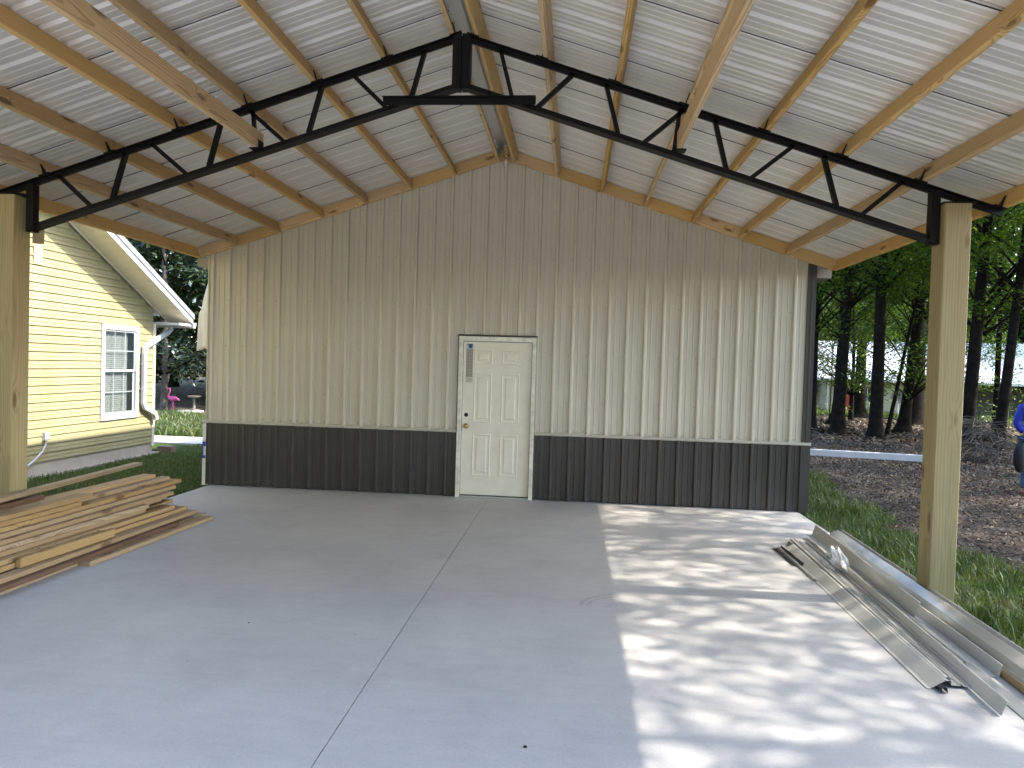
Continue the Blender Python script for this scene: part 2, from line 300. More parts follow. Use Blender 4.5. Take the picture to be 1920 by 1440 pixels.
# ------------------------------------------------------------------ object helpers
WL = {}     # world location of every object made here (parents are never rotated)
def props(o, label=None, cat=None, group=None, kind=None):
    for k, v in (('label', label), ('category', cat), ('group', group), ('kind', kind)):
        if v: o[k] = v
    return o
def link(o, loc, parent):
    COL.objects.link(o); WL[o] = Vector(loc)
    if parent is not None:
        o.parent = parent; o.location = Vector(loc) - WL[parent]
    else: o.location = loc
    return o
def thing(name, loc, label=None, cat=None, group=None, kind=None, parent=None):
    o = bpy.data.objects.new(name, None); o.empty_display_size = .2; link(o, loc, parent); return props(o, label, cat, group, kind)
class MB:
    def __init__(s): s.v = []; s.f = []
    def add(s, vs, fs):
        n = len(s.v); s.v += [tuple(q) for q in vs]; s.f += [tuple(i+n for i in f) for f in fs]; return s
    def box(s, x0, x1, y0, y1, z0, z1):
        return s.add([(x, y, z) for z in (z0, z1) for y in (y0, y1) for x in (x0, x1)],
                     [(0, 2, 3, 1), (4, 5, 7, 6), (0, 1, 5, 4), (2, 6, 7, 3), (0, 4, 6, 2), (1, 3, 7, 5)])
    def prism(s, poly, a, b):
        """poly: list of points (Vectors); extruded from offset a to offset b"""
        n = len(poly); a = Vector(a); b = Vector(b)
        vs = [Vector(q)+a for q in poly] + [Vector(q)+b for q in poly]
        return s.add(vs, [tuple(range(n))[::-1], tuple(range(n, 2*n))] + [(i, (i+1) % n, n+(i+1) % n, n+i) for i in range(n)])
    def tube(s, pts, rads, n=8, cap=True):
        pts = [Vector(p) for p in pts]; rings = []
        if not isinstance(rads, (list, tuple)): rads = [rads]*len(pts)
        ref = None
        for i, p in enumerate(pts):
            t = (pts[min(i+1, len(pts)-1)] - pts[max(i-1, 0)]).normalized()
            if ref is None: ref = t.orthogonal().normalized()
            a = (ref - t*ref.dot(t)).normalized(); b = t.cross(a); ref = a
            rings.append([p + (a*math.cos(k*2*math.pi/n) + b*math.sin(k*2*math.pi/n))*rads[i] for k in range(n)])
        vs = [q for r in rings for q in r]
        fs = [(i*n+k, i*n+(k+1) % n, (i+1)*n+(k+1) % n, (i+1)*n+k) for i in range(len(pts)-1) for k in range(n)]
        if cap: fs += [tuple(range(n))[::-1], tuple(range((len(pts)-1)*n, len(pts)*n))]
        return s.add(vs, fs)
    def lathe(s, prof, c, n=16):
        """prof: (r,z) list about a vertical axis through c"""
        c = Vector(c); m = len(prof)
        vs = [c + Vector((r*math.cos(k*2*math.pi/n), r*math.sin(k*2*math.pi/n), z)) for r, z in prof for k in range(n)]
        fs = [(i*n+k, i*n+(k+1) % n, (i+1)*n+(k+1) % n, (i+1)*n+k) for i in range(m-1) for k in range(n)]
        return s.add(vs, fs)
    def ell(s, c, rx, ry, rz, n=14, m=8):
        c = Vector(c); vs = []; fs = []
        for i in range(m+1):
            t = math.pi*i/m
            for k in range(n):
                p = 2*math.pi*k/n; vs.append(c + Vector((rx*math.sin(t)*math.cos(p), ry*math.sin(t)*math.sin(p), rz*math.cos(t))))
        fs = [(i*n+k, (i+1)*n+k, (i+1)*n+(k+1) % n, i*n+(k+1) % n) for i in range(m) for k in range(n)]
        return s.add(vs, fs)
    def build(s, name, mat, parent=None, smooth=False, origin=None):
        V = np.array(s.v, float)
        c = (V.min(0)+V.max(0))/2 if origin is None else np.array(origin, float)
        if parent is None and origin is None: c[2] = V[:, 2].min()
        me = bpy.data.meshes.new(name); me.from_pydata((V-c).tolist(), [], s.f); me.update()
        if smooth: me.polygons.foreach_set('use_smooth', [True]*len(me.polygons))
        me.materials.append(M[mat] if isinstance(mat, str) else mat)
        return link(bpy.data.objects.new(name, me), c, parent)
def box(name, mat, parent, *a): return MB().box(*a).build(name, mat, parent)
BEAM = {}
def beam_mesh(L, wd, h, mat, c=.004):
    key = (round(L, 3), round(wd, 4), round(h, 4), mat)
    if key in BEAM: return BEAM[key]
    a, b = wd/2, h/2
    pr = [(-a+c, -b), (a-c, -b), (a, -b+c), (a, b-c), (a-c, b), (-a+c, b), (-a, b-c), (-a, -b+c)]
    m = MB().prism([(0, y, z) for y, z in pr], (-L/2, 0, 0), (L/2, 0, 0))
    me = bpy.data.meshes.new('beam'); me.from_pydata(m.v, [], m.f); me.update(); me.materials.append(M[mat]); BEAM[key] = me; return me
def beam(name, mat, p0, p1, wd, h, parent=None, upv=(0, 0, 1), c=.004):
    """board from p0 to p1 (centre line); local X runs along it, h along upv"""
    p0 = Vector(p0); p1 = Vector(p1); x = (p1-p0).normalized(); z = Vector(upv); z = (z - x*z.dot(x)).normalized(); y = z.cross(x)
    o = bpy.data.objects.new(name, beam_mesh((p1-p0).length, wd, h, mat, c)); link(o, (p0+p1)/2, parent)
    o.rotation_euler = Matrix((x, y, z)).transposed().to_euler(); return o
def npmesh(name, V, F, mat, parent=None, loc=(0, 0, 0), smooth=False):
    V = np.asarray(V, np.float32); F = np.asarray(F, np.int32)
    me = bpy.data.meshes.new(name or 'leaves'); me.vertices.add(len(V)); me.vertices.foreach_set('co', V.ravel())
    k = F.shape[1]; me.loops.add(F.size); me.loops.foreach_set('vertex_index', F.ravel())
    me.polygons.add(len(F)); me.polygons.foreach_set('loop_start', np.arange(0, F.size, k, dtype=np.int32))
    me.polygons.foreach_set('loop_total', np.full(len(F), k, np.int32))
    if smooth: me.polygons.foreach_set('use_smooth', np.ones(len(F), bool))
    me.update(calc_edges=True); me.materials.append(M[mat] if isinstance(mat, str) else mat)
    if name is None: return me
    return link(bpy.data.objects.new(name, me), loc, parent)
def G(X, Y):
    t = min(1, max(0, (X-7.5)/5)); t = t*t*(3-2*t)
    return -.1 - .019*max(0, Y-5)*t
def Gn(X, Y):
    t = np.clip((X-7.5)/5, 0, 1); t = t*t*(3-2*t)
    return -.1 - .019*np.maximum(0, np.minimum(Y, 70)-5)*t

# ================================================================== SETTING
S = .2286
gx = np.concatenate([[-400, -200, -100, -60, -40], np.arange(-30, 62, 1.0), [75, 100, 150, 250, 400]])
gy = np.concatenate([[-400, -200, -100, -50], np.arange(-30, 72, 1.0), [90, 130, 200, 400, 700]])
GX, GY = np.meshgrid(gx, gy); GZ = Gn(GX, GY) + np.where((np.abs(GX-3.6) > 6) & (GY > -20), .03*np.sin(GX*1.3+GY*.7)*np.cos(GY*.9-GX*.4), 0)
nx = len(gx); idx = np.arange(len(gx)*len(gy)).reshape(len(gy), nx)
F = np.stack([idx[:-1, :-1].ravel(), idx[:-1, 1:].ravel(), idx[1:, 1:].ravel(), idx[1:, :-1].ravel()], 1)
gnd = npmesh('ground', np.stack([GX.ravel(), GY.ravel(), GZ.ravel()-.02], 1), F, 'litter', smooth=True); props(gnd, kind='structure', label='bare soil and brown leaf litter under the trees')

def in_right(X, Y):   # lawn strip beside the slab on the right
    edge = np.interp(Y, [-30, -6, -1.8, -.5, 1.2, 3.9, 5, 7, 9], [10.5, 9.6, 8.83, 8.55, 8.72, 8.95, 9.0, 8.4, 7.6]) + .12*np.sin(Y*2.3) + .06*np.sin(Y*7.1)
    return (X > 7.3) & (X < edge) & (Y < 9)
def in_left(X, Y):
    return (X < -.2) & (X > -3.05) & (Y < 4.85+.05*np.sin(X*3)) | (X < -.3) & (X > -14) & (Y > 6.0) & (Y < 11.6+.3*np.sin(X*2)) | (X < -.3) & (X > -14) & (Y > 3.9) & (Y < 4.85) & (X < -3.0)
def in_far(X, Y):
    return (X > 12) & (X < 60) & (Y > 27 + 1.5*np.sin(X*.6)) & (Y < 47) & (Y > 47-.9*(X-6))
def sheet_from(name, fn, x0, x1, y0, y1, st, lift, label):
    xs = np.arange(x0, x1+st, st); ys = np.arange(y0, y1+st, st); X, Y = np.meshgrid(xs, ys)
    ok = fn((X[:-1, :-1]+X[1:, 1:])/2, (Y[:-1, :-1]+Y[1:, 1:])/2).ravel()
    n = len(xs); i = np.arange(X.size).reshape(X.shape)
    Fq = np.stack([i[:-1, :-1].ravel(), i[:-1, 1:].ravel(), i[1:, 1:].ravel(), i[1:, :-1].ravel()], 1)[ok]
    used, inv = np.unique(Fq, return_inverse=True)
    V = np.stack([X.ravel(), Y.ravel(), Gn(X, Y).ravel()+lift], 1)[used]
    return props(npmesh(name, V, inv.reshape(Fq.shape), 'lawn', smooth=True), kind='structure', label=label)
sheet_from('lawn', in_right, 7.3, 10.8, -14, 9, .18, .012, 'green lawn strip between slab and leaf litter')
sheet_from('lawn', in_left, -14, -.2, -8, 12, .2, .0, 'green lawn between slab and yellow house')
sheet_from('lawn', in_far, 12, 60, 26, 47, .8, .035, 'sunlit far lawn in front of the metal-roofed house')

def blades(name, fn, x0, x1, y0, y1, n, h, wd, label, lift=0., mat='blade'):
    X = rng.uniform(x0, x1, n); Y = rng.uniform(y0, y1, n); k = fn(X, Y)
    dens = .5+.5*np.sin(X*2.1+1.3*np.sin(Y*1.7))*np.cos(Y*2.4); k &= rng.random(n) < .45+.55*dens; X, Y = X[k], Y[k]; n = len(X)
    H = h*rng.uniform(.45, 1.25, n)*(1+.35*np.sin(X*3.3)*np.sin(Y*2.9)); a = rng.uniform(0, 2*np.pi, n); W = wd*rng.uniform(.7, 1.3, n)
    b = rng.uniform(0, 2*np.pi, n); ln = H*rng.uniform(.25, 1.1, n)
    base = np.stack([X, Y, Gn(X, Y)+lift], 1); d = np.stack([np.cos(a), np.sin(a), 0*a], 1)*W[:, None]; l = np.stack([np.cos(b), np.sin(b), 0*b], 1)
    mid = base + l*(ln*.3)[:, None] + np.array([0, 0, 1])*(H*.6)[:, None]; tip = base + l*ln[:, None] + np.array([0, 0, 1])*(H*.95)[:, None]
    V = np.stack([base-d, base+d, mid+d*.7, mid-d*.7, tip], 1).reshape(-1, 3)
    i = np.arange(n)[:, None]*5
    F = np.concatenate([i+[0, 1, 2], i+[0, 2, 3], i+[3, 2, 4]], 0)
    return props(npmesh(name, V, F, mat), label=label, cat='grass', kind='stuff')
blades('grass', in_right, 7.42, 10.6, -8, 7, 62000, .13, .0042, 'green grass beside the right edge of the slab')
blades('grass', lambda X, Y: in_left(X, Y) & (Y < 4.9), -3.05, -.22, -4.5, 4.85, 52000, .06, .004, 'short grass between slab and yellow house', 0., 'lit_turf')
blades('grass', lambda X, Y: in_left(X, Y) & (Y > 5.9), -11.5, -1.5, 6.05, 11.8, 40000, .20, .011, 'bright grass beyond the pale path')
blades('grass', in_far, 14, 42, 26, 44, 26000, .22, .03, 'sunlit grass before the metal-roofed house', 0., 'lit_turf')

def litter(n, x0, x1, y0, y1, sz, label):
    X = rng.uniform(x0, x1, n); Y = rng.uniform(y0, y1, n); k = ~in_right(X, Y) & (X > 8.2+.0*Y) & ~in_far(X, Y); X, Y = X[k], Y[k]; n = len(X)
    L = sz*rng.uniform(.5, 1.3, n)*(1+np.clip(Y, 0, 30)*.03); a = rng.uniform(0, 2*np.pi, n)
    t1 = rng.normal(0, .35, n); t2 = rng.normal(0, .35, n)
    p = np.stack([X, Y, Gn(X, Y)+.004+rng.uniform(0, .03, n)], 1)
    d = np.stack([np.cos(a), np.sin(a), t1], 1)*L[:, None]; e = np.stack([-np.sin(a), np.cos(a), t2], 1)*(L*.45)[:, None]
    up_ = np.array([0, 0, .25])*L[:, None]
    V = np.stack([p-d, p+e*.9-d*.1+up_*0, p+d+up_, p-e*.9+up_*.4], 1).reshape(-1, 3)
    i = np.arange(n)[:, None]*4; F = np.concatenate([i+[0, 1, 2], i+[0, 2, 3]], 0)
    return props(npmesh('leaf_litter', V, F, 'fallen'), label=label, cat='leaves', kind='stuff')
litter(95000, 8.3, 18, -4, 12, .025, 'brown fallen leaves scattered over the near ground on the right')
litter(16000, 9, 30, 12, 30, .06, 'brown fallen leaves under the farther tree trunks')

# concrete slab cut into bays by saw joints
slab = box('concrete_slab', 'joint', None, -.23, 7.445, -14.49, .25, -.14, -.012); props(slab, label='grey concrete carport slab cut by thin saw joints', kind='structure')
jx, jy = 3.5507, (-14.5, -7.1, -3.52, .26)
for a, b in zip(jy[:-1], jy[1:]):
    for x0, x1 in ((-.235, jx-.0028), (jx+.0028, 7.45)):
        box('slab_bay', 'slab', slab, x0, x1, a+.0013, b-.0013, -.135, 0.)
drv = box('bounce_driveway', 'path', None, -5, 11, -45, -14.52, -.2, -.02); props(drv, label='unseen pale drive added before the carport to bounce light under its roof', kind='structure')  # unseen surface added to bounce sunlight up into the carport
pth = box('path', 'path', None, -14, -.42, 4.86, 5.98, -.2, -.075); props(pth, label='pale concrete path behind the yellow house', kind='structure')

# ================================================================== METAL BUILDING
XC, SL, ZP = 3.64, .327, 4.355            # ridge line, roof slope, height of the purlin undersides at the ridge
bld = thing('metal_building', (XC, 4.5, 0), 'beige ribbed metal building with charcoal wainscot and white entry door', 'building')
X0, X1, DX0, DX1, DZ = -.293, 7.50, 3.108, 4.122, 2.098
def prof():
    pts = []
    for n in range(-2, 34):
        x = n*S
        for dx, y in ((-.027, 0), (-.024, -.005), (-.014, -.030), (-.010, -.032), (.010, -.032), (.014, -.030), (.024, -.005), (.027, 0), (.070, 0), (.074, -.006), (.082, -.006), (.086, 0), (.140, 0), (.144, -.006), (.152, -.006), (.156, 0)):
            pts.append((x+dx, y))
    return sorted(pts)
PROF = prof()
def yat(x): return float(np.interp(x, [q[0] for q in PROF], [q[1] for q in PROF]))
def wall_panel(name, mat, xa, xb, z0, ztop, doorz):
    xs = sorted(set([xa, xb] + [q[0] for q in PROF if xa < q[0] < xb] + [d for d in (DX0, DX1) if xa < d < xb]))
    m = MB()
    for a, b in zip(xs[:-1], xs[1:]):
        zl = max(z0, doorz) if DX0-1e-6 <= a and b <= DX1+1e-6 else z0
        ta, tb = ztop(a), ztop(b)
        if min(ta, tb) <= zl: continue
        ya, yb = yat(a), yat(b)
        m.add([(a, ya, zl), (b, yb, zl), (b, yb, tb), (a, ya, ta), (a, .03, zl), (b, .03, zl), (b, .03, tb), (a, .03, ta)], [(0, 1, 2, 3), (5, 4, 7, 6)])
    if m.f: m.build(name, mat, bld)
edges = [X0] + [n*S+.02 for n in range(3, 32, 4)] + [X1]
for a, b in zip(edges[:-1], edges[1:]):
    wall_panel('wall_panel', 'beige', a, b-.0015, .862, lambda x: ZP+.147-SL*abs(x-XC), DZ)
    wall_panel('wainscot_panel', 'charcoal', a, b-.0015, .012, lambda x: .842, 99)
for a, b in ((-.345, DX0-.004), (DX1+.004, 7.572)):
    m = MB().prism([(0, -.034, .846), (0, -.030, .874), (0, .0, .880), (0, .01, .840), (0, -.024, .836)], (a, 0, 0), (b, 0, 0)); m.build('belt_trim', 'trimbeige', bld)
# corner pieces, side walls, eaves
m = MB().prism([(7.448, -.006, 0), (7.452, -.026, 0), (7.566, -.028, 0), (7.570, .11, 0), (7.55, .11, 0), (7.55, .0, 0)], (0, 0, .004), (0, 0, .838)); m.build('corner_trim', 'charcoal', bld)
m = MB().prism([(7.458, -.006, 0), (7.462, -.024, 0), (7.50, -.024, 0), (7.504, -.032, 0), (7.52, -.032, 0), (7.524, -.024, 0), (7.564, -.026, 0), (7.568, .11, 0), (7.55, .11, 0), (7.55, .0, 0)], (0, 0, .878), (0, 0, 3.10)); m.build('corner_trim', 'charcoal', bld)
box('side_wall', 'charcoal', bld, 7.50, 7.556, .035, 9, -.1, 3.10); box('side_wall', 'wrap', bld, -.30, -.24, .035, 9, -.1, 3.08); box('back_wall', 'beige', bld, -.24, 7.50, 8.95, 9, -.1, 3.0)
m = MB().prism([(-.24, 8.97, 3.0), (7.50, 8.97, 3.0), (XC, 8.97, 4.27)], (0, 0, 0), (0, .02, 0)); m.build('back_gable', 'beige', bld)
for sd in (-1, 1):
    e = XC + sd*4.17
    pl = [(XC, 0, ZP+.15), (e, 0, ZP+.15-SL*4.17), (e, 0, ZP+.11-SL*4.17), (XC, 0, ZP+.11)]
    MB().prism(pl, (0, .06, 0), (0, 9.3, 0)).build('roof', 'ridge', bld)
    a, b = sorted((XC+sd*3.94, XC+sd*4.12)); box('soffit_box', 'eaveshade', bld, a, b, .04, 9.1, 2.93, 3.04)
# house wrap on the unfinished left corner
wr = box('house_wrap', 'wrap', bld, -.338, -.292, -.010, .05, .0, .836)
for z0, z1, xa in ((.52, .585, -.339), (.36, .40, -.339), (.40, .52, -.339)):
    box('printed_band', 'wrapblue', wr, xa, -.294 if z1-z0 < .07 else -.322, -.0125, -.0102, z0, z1-.001)
box('corner_strip', 'beige', bld, -.300, -.285, -.014, .04, .88, 3.05)
m = MB(); nu, nv = 9, 22; vs = []
for j in range(nv):
    v = j/(nv-1); z = 2.90 - 1.08*v; wdt = .04 + .115*math.sin(min(1, v*1.6)*math.pi/2) + (.02 if v > .5 else 0)
    for i in range(nu):
        u = i/(nu-1); vs.append((-.345-.0 - wdt*u*1.35, .10 + .17*u + .03*math.sin(u*7+v*4)*v, z + .02*math.sin(u*5)*v))
fs = [(j*nu+i, j*nu+i+1, (j+1)*nu+i+1, (j+1)*nu+i) for j in range(nv-1) for i in range(nu-1)]
m.add(vs, fs); fl = m.build('loose_wrap', 'wrap', bld, True); md = fl.modifiers.new('s', 'SOLIDIFY'); md.thickness = .003
# screws along the girts
m = MB()
def screw(x, z, y):
    m.add([(x-.005, y, z-.005), (x+.005, y, z-.005), (x+.005, y, z+.005), (x-.005, y, z+.005), (x-.004, y-.005, z-.004), (x+.004, y-.005, z-.004), (x+.004, y-.005, z+.004), (x-.004, y-.005, z+.004)],
          [(4, 5, 6, 7), (0, 1, 5, 4), (1, 2, 6, 5), (2, 3, 7, 6), (3, 0, 4, 7)])
for n in range(-1, 33):
    for z in (.905, 1.27, 1.88, 2.49, 3.10, 3.70, .06):
        x = n*S - .045
        if x < X0+.02 or (DX0-.05 < x < DX1+.05 and z < DZ+.05) or z > ZP-.03-SL*abs(x-XC): continue
        screw(x, z, -.0005)
        if z in (.905, .06): screw(x+.092, z, -.0005)
props(m.build('screws', 'screw', bld), kind='stuff')
# entry door
leafx0, leafx1, lz0, lz1 = 3.172, 4.058, .032, 2.022
door = box('door', 'doorw', bld, leafx0, leafx1, -.004, .036, lz0, lz1)
for nm, a in (('door_frame', (DX0+.006, leafx0-.008, -.040, .03, 0.0, DZ-.008)), ('door_frame', (leafx1+.008, DX1-.006, -.040, .03, 0., DZ-.008)), ('door_frame', (leafx0-.008, leafx1+.008, -.039, .03, lz1+.008, DZ-.009))):
    m = MB().box(*a); x0, x1, y0, y1, z0, z1 = a
    if x1-x0 < .2: m.box(x0+.004, x0+.016, y0-.006, y0, z0, z1-.004); m.box(x1-.016, x1-.004, y0-.006, y0, z0, z1-.06)
    else: m.box(x0-.02, x1+.02, y0-.006, y0, z1-.018, z1-.005)
    m.build(nm, 'framew', door)
for a in ((DX0-.008, DX0+.006, -.030, .02, .0, DZ+.004), (DX1-.006, DX1+.010, -.030, .02, .0, DZ+.004), (DX0-.008, DX1+.010, -.038, .02, DZ-.004, DZ+.016)): box('door_flashing', 'brown', door, *a)
box('threshold', 'flash', door, leafx0-.006, leafx1+.006, -.05, .03, 0.0015, .022)
box('door_gap', 'hole', door, leafx0-.009, leafx1+.009, .012, .03, .0225, lz1+.009)
LW, LH = leafx1-leafx0, lz1-lz0
for ca, cb in ((.165, .43), (.57, .835)):
    for ra, rb in ((.05, .145), (.205, .525), (.60, .875)):
        x0, x1, z1, z0 = leafx0+ca*LW, leafx0+cb*LW, lz1-ra*LH, lz1-rb*LH
        m = MB(); y = -.0042
        rings = [(0, y), (.008, y-.008), (.022, y-.002), (.045, y-.002), (.062, y-.010)]
        vs = []
        for d, yy in rings: vs += [(x0+d, yy, z0+d), (x1-d, yy, z0+d), (x1-d, yy, z1-d), (x0+d, yy, z1-d)]
        fs = [(4*i+k, 4*i+(k+1) % 4, 4*i+4+(k+1) % 4, 4*i+4+k) for i in range(4) for k in range(4)] + [(16, 17, 18, 19)]
        m.add(vs, fs).build('door_panel', 'doorw', door)
def ycyl(mb, c, prof, n=14):   # lathe about -Y
    k = len(prof); vs = [(c[0]+r*math.cos(a*2*math.pi/n), c[1]-d, c[2]+r*math.sin(a*2*math.pi/n)) for r, d in prof for a in range(n)]
    mb.add(vs, [(i*n+a, i*n+(a+1) % n, (i+1)*n+(a+1) % n, (i+1)*n+a) for i in range(k-1) for a in range(n)]); return mb
ycyl(MB(), (leafx0+.055, -.004, .925), [(.001, 0), (.034, .0), (.034, .006), (.012, .010), (.012, .030), (.024, .036), (.030, .048), (.026, .060), (.012, .066), (.0005, .067)]).build('door_knob', 'brass', door, True)
ycyl(MB(), (leafx0+.055, -.004, 1.07), [(.001, .0015), (.025, .0015), (.027, 0)]).build('deadbolt_hole', 'hole', door)
box('sticker', 'sticker', door, leafx0+.036, leafx0+.125, -.0062, -.0043, lz1-.53, lz1-.03)

# ================================================================== CARPORT
cp = thing('carport', (XC, -3.5, 0), 'open timber and black steel carport roof over the slab', 'carport')
TH = math.atan(SL); CT = math.cos(TH); YF = -7.35
def zb(x): return ZP - SL*abs(x-XC)
# posts
for (xa, xb) in ((-.275, -.085), (7.315, 7.505)):
    for yc in (-3.48, -7.1):
        o = beam('post', 'treated', ((xa+xb)/2, yc, -.35), ((xa+xb)/2, yc, 3.028), .19, .19, cp, (0, 1, 0), .007)
beam('cleat', 'treated', (-.05, -3.34, 2.66), (-.05, -3.34, 2.80), .07, .06, cp, (0, 1, 0))
# purlins and the blocking between them
PL = [-.418, .098, .67, 1.258, 1.845, 2.425, 2.996, 3.545]; PR = [3.735, 4.285, 4.855, 5.44-.038, 6.038-.038, 6.62-.038, 7.197-.038, 7.775-.038]
def purlin_c(x, sd): # bottom-left corner x -> centre
    n = Vector((sd*math.sin(TH), 0, math.cos(TH))); t = Vector((math.cos(TH), 0, -sd*math.sin(TH)))
    return Vector((x, 0, zb(x))) + t*.019 + n*.07
for sd, LST in ((-1, PL), (1, PR)):
    n = Vector((sd*math.sin(TH), 0, math.cos(TH)))
    cs = [purlin_c(x, sd) for x in LST]
    for c in cs:
        j = random.uniform(-.004, .004)
        beam('purlin', 'purlin', c+Vector((j, -.055, 0)), c+Vector((-j, YF+random.uniform(-.01, .01), 0)), .038, .14, cp, n)
    t = Vector((math.cos(TH), 0, -sd*math.sin(TH)))
    for a, b in zip(cs[:-1], cs[1:]):
        y = -.036
        beam('blocking', 'purlin', a+t*.021+Vector((0, y, 0)), b-t*.021+Vector((0, y, 0)), .038, .138, cp, n)
        beam('blocking', 'purlin', a+t*.021+Vector((0, YF+.03, 0)), b-t*.021+Vector((0, YF+.03, 0)), .038, .138, cp, n)
a, b = purlin_c(PL[-1], -1), purlin_c(PR[0], 1)
beam('blocking', 'purlin', a+Vector((.02, -.036, -.01)), b+Vector((-.02, -.036, -.01)), .038, .12, cp)
# bottom chord ties running towards the front truss
for xa in (1.972, 5.363): beam('tie_board', 'purlin', (xa, -3.43, 3.435+.07), (xa, -7.2, 3.435+.07), .038, .14, cp)
# roof sheets
ZR = ZP + .141/CT
RP = []
for k in range(5):
    y = k*S-.005
    for dy, h in ((0, .019), (.012, .019), (.031, 0), (.070, 0), (.075, .004), (.085, .004), (.090, 0), (.139, 0), (.144, .004), (.154, .004), (.159, 0), (.198, 0), (.217, .019)):
        if y+dy <= .9144-.004: RP.append((y+dy, h))
RP.append((.9144-.004, .019))
RP = [(-.008, .012)] + RP
for sd in (-1, 1):
    for k in range(-1, 8):
        ya = -.86 - .9144*k
        m = MB(); vs = []
        xs = (XC+sd*.085, XC+sd*1.5, XC+sd*2.9, XC+sd*4.205)
        y_lo, y_hi = (ya-.9144 if k >= 0 else -.86), ya
        pts = [(ya-.9144+dy, h) for dy, h in RP]
        pts = [(max(YF-.08, min(.03, y)), h) for y, h in pts if y < .031 and y > YF-.085]
        if len(pts) < 3: continue
        for x in xs:
            for y, h in pts: vs.append((x, y, ZR - SL*abs(x-XC) + h))
        q = len(pts); fs = [(i*q+j, i*q+j+1, (i+1)*q+j+1, (i+1)*q+j) for i in range(3) for j in range(q-1)]
        m.add(vs, fs).build('roof_panel', 'roofmetal', cp)
    # lapped seam edge: the free hem of each sheet
    for k in range(0, 8):
        ya = -.86 - .9144*k
        if ya > YF: 
            m = MB().prism([(XC+sd*.09, ya-.004, ZR+.0-SL*.09), (XC+sd*4.2, ya-.004, ZR-SL*4.2), (XC+sd*4.2, ya-.004, ZR+.006-SL*4.2), (XC+sd*.09, ya-.004, ZR+.006-SL*.09)], (0, 0, -.003), (0, .004, -.003)); m.build('lap_seam', 'charcoal', cp)
m = MB(); cap = [(-.30, -.115+.02), (-.28, -.088+.02), (-.06, -.012+.022), (0, .028), (.06, -.012+.022), (.28, -.088+.02), (.30, -.115+.02)]
vs = [(XC+x, y, ZR+z+.004) for y in (YF-.09, .05) for x, z in cap]; m.add(vs, [(i, i+1, 8+i, 7+i) for i in range(6)]).build('ridge_cap', 'ridge', cp)
